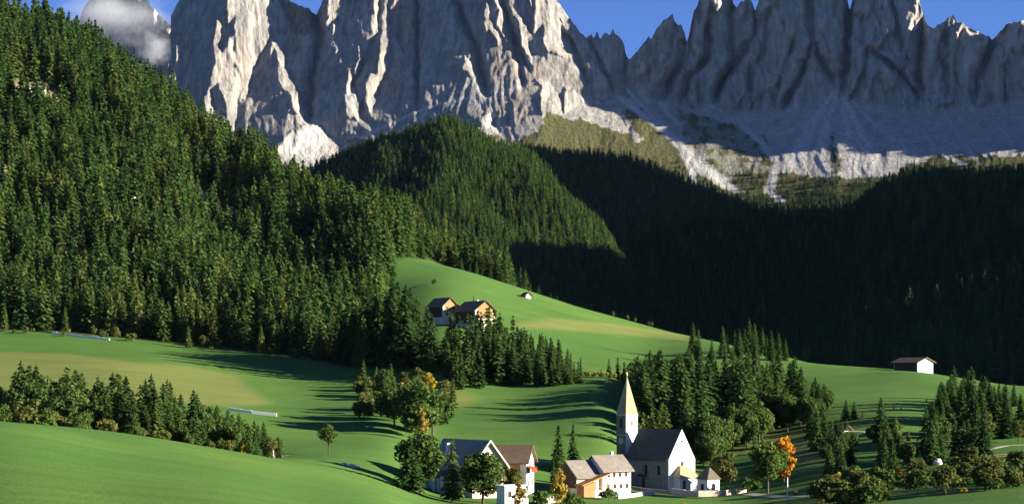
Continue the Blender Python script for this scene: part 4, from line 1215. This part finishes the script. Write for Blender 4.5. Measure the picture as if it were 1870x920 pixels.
# long front faces the sun: ridge runs along local y
def ridge_y(mb_w, mb_r, x0, x1, y0, y1, he, hr, oh, oe, base=-4):
    xc = (x0+x1)/2
    mb_w.prism([(x0, base), (x1, base), (x1, he), (xc, hr), (x0, he)], 'y', y0, y1)
    sl = (hr-he)/((x1-x0)/2)
    for s_ in (-1, 1):
        xe = xc + s_*((x1-x0)/2+oe); ze = he - sl*oe
        mb_r.hexa([(xe, y0-oh, ze+0.05), (xe, y1+oh, ze+0.05), (xc, y1+oh, hr+0.05), (xc, y0-oh, hr+0.05),
                   (xe, y0-oh, ze+0.33), (xe, y1+oh, ze+0.33), (xc, y1+oh, hr+0.33), (xc, y0-oh, hr+0.33)])
w_ = MB(); r_ = MB(); ridge_y(w_, r_, -8.0, 0.0, -9.4, 0.0, 7.0, 10.3, 0.6, 0.9)
w_.build('wall', 'white_render', hb); r_.build('roof', 'shingle_roof', hb)
for zz, us in ((5.6, (-1.6, -3.7, -5.6, -7.4)), (2.6, (-1.3, -3.3, -5.4, -7.6))):
    for u in us: window(hb, '+x', u, zz, 0.62, 0.95, 0.0)
MB().box(-5.0, -4.2, -3.2, -2.4, 8.0, 11.4).build('chimney', 'white_render', hb)
p, rz = at(1090, 905, 462), math.radians(RZ)
ba = empty('barn', p, rz)
tag(ba, 'low grey-roofed barn with a dark gable joined to the white house', 'barn')
w_ = MB(); r_ = MB(); ridge_y(w_, r_, -8.6, 0.0, -6.6, 0.6, 5.2, 8.9, 0.5, 0.8)
w_.build('wall', 'cream_render', ba); r_.build('roof', 'shingle_roof', ba)
g_ = MB(); g_.prism([(-8.3, 2.2), (-0.3, 2.2), (-0.3, 5.15), (-4.3, 8.6), (-8.3, 5.15)], 'y', -6.72, -6.6); g_.build('gable_panel', 'dark_wood', ba)  # dark panel over the upper part of this gable
MB().box(-5.6, -3.0, -6.76, -6.71, -1.0, 1.9).build('barn_door', 'dark_wood', ba)
# covered stair porch in orange wood
pr_ = MB(); pr_.hexa([(0.1,-7.4,2.9),(3.4,-7.4,2.9),(3.4,1.6,5.6),(0.1,1.6,5.6),(0.1,-7.4,3.2),(3.4,-7.4,3.2),(3.4,1.6,5.9),(0.1,1.6,5.9)])
pr_.build('porch_roof', 'orange_wood', ba)
pw = MB(); pw.hexa([(0.02,-6.6,-2),(3.0,-6.6,-2),(3.0,-3.0,-2),(0.02,-3.0,-2),(0.02,-6.6,2.85),(3.0,-6.6,2.85),(3.0,-3.0,3.9),(0.02,-3.0,3.9)]); pw.build('porch_boarding', 'orange_wood', ba)
pw = MB(); pw.box(0.03, 3.0, -3.0, 1.4, -2.4, 1.6); pw.build('porch_base', 'white_render', ba)
for y in (-2.8, -0.8, 1.2):
    MB().box(2.8, 3.0, y-0.1, y+0.1, 1.6, 4.3).build('post', 'orange_wood', ba)
MB().box(2.86, 2.96, -3.0, 1.3, 2.5, 2.62).build('railing', 'orange_wood', ba)

# ---- large farmhouse under the long dark roof
p, rz = at(892, 908, 440), math.radians(RZ)
ha = empty('farmhouse', p, rz)
tag(ha, 'large farmhouse with long dark roof and cream gable among trees', 'house')
walls(19, 9.6, 8.2, 13.8).build('wall', 'cream_render', ha)
roof(19, 9.6, 8.2, 13.8, 0, 0.9, 1.5).build('roof', 'grey_slate', ha)
bg = MB()
for sgn in (-1, 1):
    bg.hexa([(0.92, sgn*6.3, 6.45), (1.0, sgn*6.3, 6.45), (1.0, 0, 13.8), (0.92, 0, 13.8), (0.92, sgn*6.3, 6.85), (1.0, sgn*6.3, 6.85), (1.0, 0, 14.25), (0.92, 0, 14.25)])
bg.build('bargeboard', 'white_trim', ha)
for u in (-2.6, 0, 2.6):
    for zz in (2.2, 5.4): window(ha, '+x', u, zz, 0.9, 1.2, 0.0)
window(ha, '+x', 0, 9.6, 0.9, 1.2, 0.0)
for u in (-4, -8, -12, -16): window(ha, '-y', u, 5.4, 0.9, 1.2, -4.8)
MB().box(-13.5, -12.7, -3.6, -2.8, 10.2, 13.2).build('chimney', 'white_render', ha)
# lean-to in front of the long side
lt = MB(); lt.hexa([(-16,-8.8,5.2),(-4,-8.8,5.2),(-4,-4.7,6.8),(-16,-4.7,6.8),(-16,-8.8,5.5),(-4,-8.8,5.5),(-4,-4.7,7.1),(-16,-4.7,7.1)]); lt.build('lean_to_roof', 'brown_roof', ha)
for x in (-15.5, -12.0, -8.2, -4.5):
    MB().box(x-0.3, x+0.3, -8.5, -7.9, -4, 5.2).build('pillar', 'white_render', ha)
MB().box(-15.8, -10.5, -7.6, -4.82, -4, 4.6).build('lean_to_wall', 'white_render', ha)
bl = MB(); bl.box(0.02, 1.3, -4.4, 4.4, 3.6, 3.8); bl = bl.build('balcony', 'dark_wood', ha)
for k in range(12):
    MB().box(1.2, 1.28, -4.3+k*0.78, -4.1+k*0.78, 3.8, 4.7).build('baluster', 'dark_wood', bl)
MB().box(1.18, 1.3, -4.4, 4.4, 4.7, 4.8).build('rail', 'dark_wood', bl)
# wing behind with orange balcony
p, rz = at(968, 893, 455), math.radians(-14)
hw = empty('farmhouse', p, rz)
tag(hw, 'white house with grey-brown roof, orange balcony and red awning behind the long-roofed farmhouse', 'house')
walls(10, 8.4, 7.4, 11.0).build('wall', 'white_render', hw)
roof(10, 8.4, 7.4, 11.0, 0, 0.9, 1.0).build('roof', 'brown_roof', hw)
bl = MB(); bl.box(-7.5, -1.5, -5.6, -4.22, 3.4, 3.6); bl = bl.build('balcony', 'orange_wood', hw)
MB().box(-7.5, -1.5, -5.6, -5.48, 3.6, 4.6).build('balcony_boarding', 'orange_wood', bl)
MB().box(-7.4, -1.6, -4.3, -4.22, 3.9, 6.6).build('timber_panel', 'orange_wood', hw)
for u in (-2.2, 2.2):
    for zz in (1.8, 5.0): window(hw, '+x', u, zz, 0.9, 1.2, 0.0)
for u in (-8.5, -6, -3): window(hw, '-y', u, 1.4, 0.9, 1.2, -4.2)
aw = MB(); aw.hexa([(0.02,-4.2,6.0),(1.7,-4.2,5.2),(1.7,0.4,5.2),(0.02,0.4,6.0),(0.02,-4.2,6.15),(1.7,-4.2,5.35),(1.7,0.4,5.35),(0.02,0.4,6.15)]); aw.box(1.66, 1.72, -4.2, 0.4, 4.6, 5.3)
aw.build('awning', 'red_cloth', hw)
# white shed in front
p, rz = at(944, 922, 408), math.radians(RZ)
sh = empty('shed', p, rz)
tag(sh, 'small white flat-roofed shed below the large farmhouse', 'shed')
MB().box(-3.2, 0, -3.4, 3.2, -3, 4.4).build('wall', 'white_render', sh)
MB().box(-3.5, 0.3, -3.7, 3.5, 4.4, 4.65).build('roof', 'white_trim', sh)
for u in (-2.0, 1.4): window(sh, '+x', u, 2.6, 0.7, 1.1, 0.0)
MB().box(-0.04, 0.05, -0.8, 0.2, -0.8, 1.7).build('door', 'dark_wood', sh)

# ---- upper farm: two gabled houses
def alpine(px, py, d, rzd, L, W, he, hr, label, extra=False, barn=False):
    e = empty('farmhouse' if not barn else 'barn', at(px, py, d), math.radians(rzd))
    tag(e, label, 'house' if not barn else 'barn')
    walls(L, W, he, hr).build('wall', 'cream_render' if not barn else 'white_render', e)
    roof(L, W, he, hr, 0, 1.0, 1.1).build('roof', 'brown_roof', e)
    g = MB(); g.prism([(-W*0.36, he*0.45), (W*0.36, he*0.45), (W*0.36, he+ (hr-he)*0.22), (0, hr-0.5), (-W*0.36, he+(hr-he)*0.22)], 'x', 0.0, 0.12)
    if not barn: g.build('gable_panel', 'orange_wood', e)
    for u in (-W*0.22, W*0.22):
        if not barn:
            window(e, '+x', u, he*0.75, 0.9, 1.1, 0.12); window(e, '+x', u, he*0.22, 0.9, 1.1, 0.0)
    if not barn:
        b_ = MB(); b_.box(0.12, 1.2, -W*0.38, W*0.38, he*0.44, he*0.44+0.2); b_ = b_.build('balcony', 'orange_wood', e)
        MB().box(1.1, 1.2, -W*0.38, W*0.38, he*0.44+0.2, he*0.44+1.1).build('balcony_boarding', 'orange_wood', b_)
    return e
u1 = alpine(886, 590, 834, -56, 17, 11.0, 6.2, 10.4, 'upper farmhouse with sunlit cream gable and dark wooden side on the high meadow')
MB().box(-16.8, -0.8, -5.66, -5.5, 0.3, 6.0).build('timber_side', 'dark_wood', u1)
for x in (-14, -10.5, -7, -3.5):
    MB().box(x-0.25, x+0.25, -6.0, -5.67, -2, 1.4).build('pillar', 'white_render', u1)
MB().box(-9, -8.2, 1.0, 1.8, 8.2, 11.2).build('chimney', 'white_render', u1)
u2 = alpine(822, 577, 846, -52, 12, 8.4, 5.0, 8.6, 'smaller farm building with an orange timber gable left of the upper farmhouse')
MB().box(-11.8, -0.6, -4.36, -4.2, -0.5, 4.8).build('timber_side', 'dark_wood', u2)
u3 = alpine(1690, 679, 795, -50, 13, 11.0, 4.4, 6.3, 'white barn with a low overhanging roof alone on the knoll', barn=True)
MB().box(-12.6, -0.6, -5.68, -5.5, -0.5, 4.2).build('timber_side', 'dark_wood', u3)
w_ = MB(); w_.box(-4.0, -2.4, -5.73, -5.67, 1.6, 3.0); w_.build('side_window', 'glass', u3)
MB().box(0.0, 0.1, -2.0, -0.8, 1.2, 2.2).build('gable_window', 'cream_render', u3)
MB().box(0.0, 0.1, 0.9, 3.2, -0.8, 1.9).build('gable_door', 'cream_render', u3)
w_ = alpine(1546, 796, 592, -50, 4.6, 3.8, 2.0, 3.3, 'small white hut half hidden by spruces on the right slope', barn=True)

# ---- small things
def pole(px, d, top, r, label, name='pole', cap=True):
    p = gpt(px, d); h = h_for(px, d, top)
    e = empty(name, p); tag(e, label, 'pole')
    m_ = MB(); m_.cyl((0, 0, -0.8), (0, 0, h), r, r*0.75, 10); m_.build('shaft', 'white_trim', e)
    if cap:
        m_ = MB(); m_.cyl((0, 0, h-0.02), (0, 0, h+0.25), r*1.3, r*0.4, 10); m_.build('cap', 'metal', e)
    m_ = MB(); m_.cyl((0, 0, -0.3), (0, 0, 0.25), r*2.2, r*2.0, 10); m_.build('footing', 'grey_stone', e)
    return e
pole(1438, 425, 872, 0.16, 'tall thin white pole beside the lane')
pole(1746, 395, 890, 0.20, 'short thick white pole by the lower thicket')
pole(499, 442, 820, 0.18, 'white marker post at the end of the tree belt')
def boulder(px, d, sz, label, group=None):
    bm = bmesh.new(); bmesh.ops.create_icosphere(bm, subdivisions=3, radius=1.0)
    ph = random.random()*50
    for v in bm.verts:
        n_ = 1 + 0.35*float(gnoise(np.array(v.co.x*1.3+ph), np.array(v.co.y*1.3+v.co.z*1.7), 7)) + 0.15*float(gnoise(np.array(v.co.x*3+ph), np.array(v.co.y*3-v.co.z*2), 9))
        v.co *= n_
        v.co.x *= sz[0]; v.co.y *= sz[1]; v.co.z *= sz[2]
    me = bpy.data.meshes.new('boulder'); bm.to_mesh(me); bm.free()
    o = link('boulder', me, MAT['limestone_block']); o.location = gpt(px, d) + Vector((0, 0, sz[2]*0.25))
    tag(o, label, 'rock', group); return o
boulder(628, 428, (0.9, 0.8, 0.5), 'pale boulder in the meadow below the lone ash', 'pale boulders below the ash')
boulder(641, 427, (1.2, 0.9, 0.6), 'pale boulder in the meadow below the lone ash', 'pale boulders below the ash')
boulder(652, 430, (0.7, 0.7, 0.35), 'pale boulder in the meadow below the lone ash', 'pale boulders below the ash')
for x, d, s_ in ((1741, 470, (0.8, 0.7, 0.9)), (1750, 465, (1.0, 0.8, 1.2)), (1766, 462, (0.8, 0.7, 0.7)), (1747, 488, (0.5, 0.5, 0.9))):
    boulder(x, d, s_, 'white limestone boulder standing beside the lane bend', 'white boulders by the lane bend')
for x, d, s_ in ((1703, 486, (1.7, 1.3, 1.7)), (1712, 482, (1.2, 1.0, 1.4))):
    boulder(x, d, s_, 'grey boulder on the shaded slope under the spruce clump', 'grey boulders under the spruce clump')
# cart at the end of the belt
p = gpt(507, 445); ct = empty('farm_cart', p, 0.15); tag(ct, 'low dark farm cart parked at the end of the tree belt', 'cart')
MB().box(-1.6, 1.6, -0.8, 0.8, 0.6, 0.75).build('bed', 'dark_wood', ct)
for y in (-0.85, 0.77): MB().box(-1.6, 1.6, y, y+0.08, 0.75, 1.5).build('side_board', 'dark_wood', ct)
for x in (-1.0, 1.0):
    for y in (-0.95, 0.85):
        m_ = MB(); m_.cyl((x, y, 0.38), (x, y+0.14, 0.38), 0.42, 0.42, 14); m_.build('wheel', 'metal', ct)
MB().box(1.6, 2.9, -0.06, 0.06, 0.55, 0.65).build('drawbar', 'metal', ct)
# little hay hut on the upper meadow
hu = alpine(965, 545, 1045, -55, 4, 3.4, 2.2, 3.5, 'tiny pale hut on the upper meadow beside the track', barn=True)

# lanes: gravel strips just above the grass
def lane(name, pts, width, label, lift=0.10):
    W = [gpt(*q) for q in pts]; L_ = []
    for i in range(len(W)-1):
        n_ = max(1, int((W[i+1]-W[i]).length/2.0))
        for k_ in range(n_): L_.append(W[i].lerp(W[i+1], k_/n_))
    L_.append(W[-1]); V_ = []; Fq = []
    for i, q in enumerate(L_):
        a_ = L_[max(0, i-2)]; b_ = L_[min(len(L_)-1, i+2)]
        dv = (b_-a_).to_2d().normalized(); nn = Vector((-dv.y, dv.x))
        for s_ in (-1, -0.5, 0, 0.5, 1):
            x = q.x + nn.x*width/2*s_*random.uniform(0.92, 1.06); y = q.y + nn.y*width/2*s_
            V_.append((x, y, gz_xy(x, y) + lift + 0.05*(1-abs(s_))))
    n_ = len(L_)
    me = mesh_np(name, V_, grid_faces(n_, 5), True)
    o = link(name, me, MAT['gravel']); tag(o, label, kind='structure'); return o
lane('lane', [(1362,478),(1420,452),(1470,440),(1520,436),(1580,440),(1650,452),(1720,462),(1790,472),(1880,462)], 3.2, 'pale gravel lane winding from the church to the right')
lane('path', [(1768,492),(1800,520),(1840,532),(1885,536)], 2.2, 'pale path curving over the small field on the right')
lane('path', [(780,548),(840,530),(930,522),(1030,520),(1105,522)], 2.0, 'faint track climbing along the meadow above the farmhouse')
lane('path', [(1520,600),(1580,585),(1640,560),(1690,540)], 2.0, 'track crossing the slope right of the church')
# rail fence at the lane
for k_ in range(7):
    x0 = 1780 + k_*14
    A = gpt(x0, 476 + k_*1.2); B = gpt(x0+14, 477.2 + k_*1.2)
    e = empty('rail_fence', A); tag(e, 'weathered wooden rail fence beside the lane on the right', 'fence', 'rail fences by the lane')
    m_ = MB(); m_.cyl((0, 0, -0.5), (0, 0, 1.3), 0.1, 0.09, 8); m_.build('post', 'frame_wood', e)
    for zz in (0.55, 1.05):
        v_ = B - A; m_ = MB(); m_.cyl((0, 0, zz), (v_.x, v_.y, v_.z+zz), 0.06, 0.06, 6); m_.build('rail', 'frame_wood', e)

# ------------------------------------------------------------------ cloud caught on the left peak
def cloud(px, py, d, sx, sy, sz, dens, seed, label):
    bm = bmesh.new(); bmesh.ops.create_icosphere(bm, subdivisions=3, radius=1.0)
    me = bpy.data.meshes.new('cloud'); bm.to_mesh(me); bm.free()
    m = bpy.data.materials.new('cloud'); m.use_nodes = True; nt = m.node_tree
    nt.nodes.remove(nt.nodes['Principled BSDF'])
    pv = nt.nodes.new('ShaderNodeVolumePrincipled'); pv.inputs['Color'].default_value = (0.95, 0.96, 1.0, 1); pv.inputs['Anisotropy'].default_value = 0.2
    tc = nt.nodes.new('ShaderNodeTexCoord').outputs['Object']
    ln = nt.nodes.new('ShaderNodeVectorMath'); ln.operation = 'LENGTH'; nt.links.new(tc, ln.inputs[0])
    mp = nt.nodes.new('ShaderNodeMapping'); mp.inputs['Location'].default_value = (seed, seed*2.3, seed*0.7); mp.inputs['Scale'].default_value = (1.0, 1.0, 1.1)
    nt.links.new(tc, mp.inputs['Vector'])
    n = noise_out(nt, 1.7, 5, 0.6, mp.outputs[0])
    fall = ramp(nt, ln.outputs['Value'], 0.05, 1.0, 0.20, -0.30)
    ad = nt.nodes.new('ShaderNodeMath'); ad.operation = 'ADD'; nt.links.new(n, ad.inputs[0]); nt.links.new(fall, ad.inputs[1])
    dn = ramp(nt, ad.outputs[0], 0.42, 0.85, 0, dens)
    nt.links.new(dn, pv.inputs['Density']); nt.links.new(pv.outputs[0], nt.nodes['Material Output'].inputs['Volume'])
    o = link('cloud', me, m); o.location = P(px, py, d); o.scale = (sx, sy, sz)
    tag(o, label, 'cloud', kind='stuff'); return o
cloud(190, 35, 6480, 430, 140, 210, 0.012, 3.1, 'soft grey white cloud drifting across the left peak')
cloud(283, 85, 6440, 110, 90, 120, 0.014, 7.7, 'small bright cloud puff beside the rock wall')
SC.cycles.volume_bounces = 1
SC.cycles.volume_step_rate = 1.0

# boulders in the clearings of the forest slope
for cpx_, cd_, cr_ in CLEAR:
    for k_ in range(max(4, int(cr_ * 0.45))):
        a_ = random.random() * 6.28; r_ = cr_ * random.random() ** 0.6 * 0.8
        d_ = cd_ + r_ * math.sin(a_) * 0.8; x_ = (cpx_ - 935) / F * cd_ + r_ * math.cos(a_)
        s_ = random.uniform(1.0, 2.8)
        boulder(935 + x_ / d_ * F, d_, (s_, s_ * 0.9, s_ * random.uniform(0.7, 1.4)), 'pale crag in a clearing of the forest slope', 'pale crags on the forest slope')

# ------------------------------------------------------------------ thin blue air between here and the peaks
hz = MB(); hz.box(-2600, 2900, -60, MAXD + 25, -40, 1900)
me = bpy.data.meshes.new('haze'); me.from_pydata(hz.v, [], hz.f); me.update()
m = bpy.data.materials.new('haze'); m.use_nodes = True; nt = m.node_tree
nt.nodes.remove(nt.nodes['Principled BSDF'])
pv = nt.nodes.new('ShaderNodeVolumePrincipled'); pv.inputs['Color'].default_value = (0.34, 0.56, 1.0, 1)
pv.inputs['Density'].default_value = 3.0e-6; pv.inputs['Anisotropy'].default_value = 0.0
nt.links.new(pv.outputs[0], nt.nodes['Material Output'].inputs['Volume'])
hzo = link('haze', me, m); tag(hzo, 'thin blue mountain air over the valley', 'haze', kind='stuff')

# single out look-alikes: the tallest and smallest of each set, the others by the landmark they stand nearest to
MARKS = [('spire', 1144, 518), ('chapel', 1303, 492), ('orange tree', 1435, 562), ('hill barn', 1690, 795), ('lone ash', 600, 470), ('farm cart', 507, 445),
         ('upper farmhouse', 886, 834), ('golden tree', 772, 535), ('white pole', 1438, 425), ('long white strip', 462, 583), ('tiny hut', 965, 1045),
         ('rail fence', 1800, 478), ('dark-roofed farmhouse', 850, 445), ('forest-foot strip', 150, 838), ('hidden hut', 1548, 590), ('lane boulders', 1750, 466)]
MP = [(n_, (x_ - 935) / F * d_, d_) for n_, x_, d_ in MARKS]
sets = {}
for o in COL.objects:
    if o.get('group') and o.type == 'EMPTY' and o.get('category') in ('tree', 'bush'):
        sets.setdefault((o['group'], o['label']), []).append(o)
for (g_, lab), os_ in sets.items():
    if len(os_) < 4: continue
    os_.sort(key=lambda o: o.scale[2])
    for o in os_[1:-1]:
        n_ = min(MP, key=lambda q: math.hypot(o.location.x - q[1], o.location.y - q[2]))[0]
        new = lab + ', nearest the ' + n_
        if len(new.split()) <= 16: o['label'] = new
    os_[-1]['label'] = 'the tallest ' + lab.replace('tall ', '')
    os_[0]['label'] = 'the smallest ' + lab.replace('tall ', '').replace('small ', '')
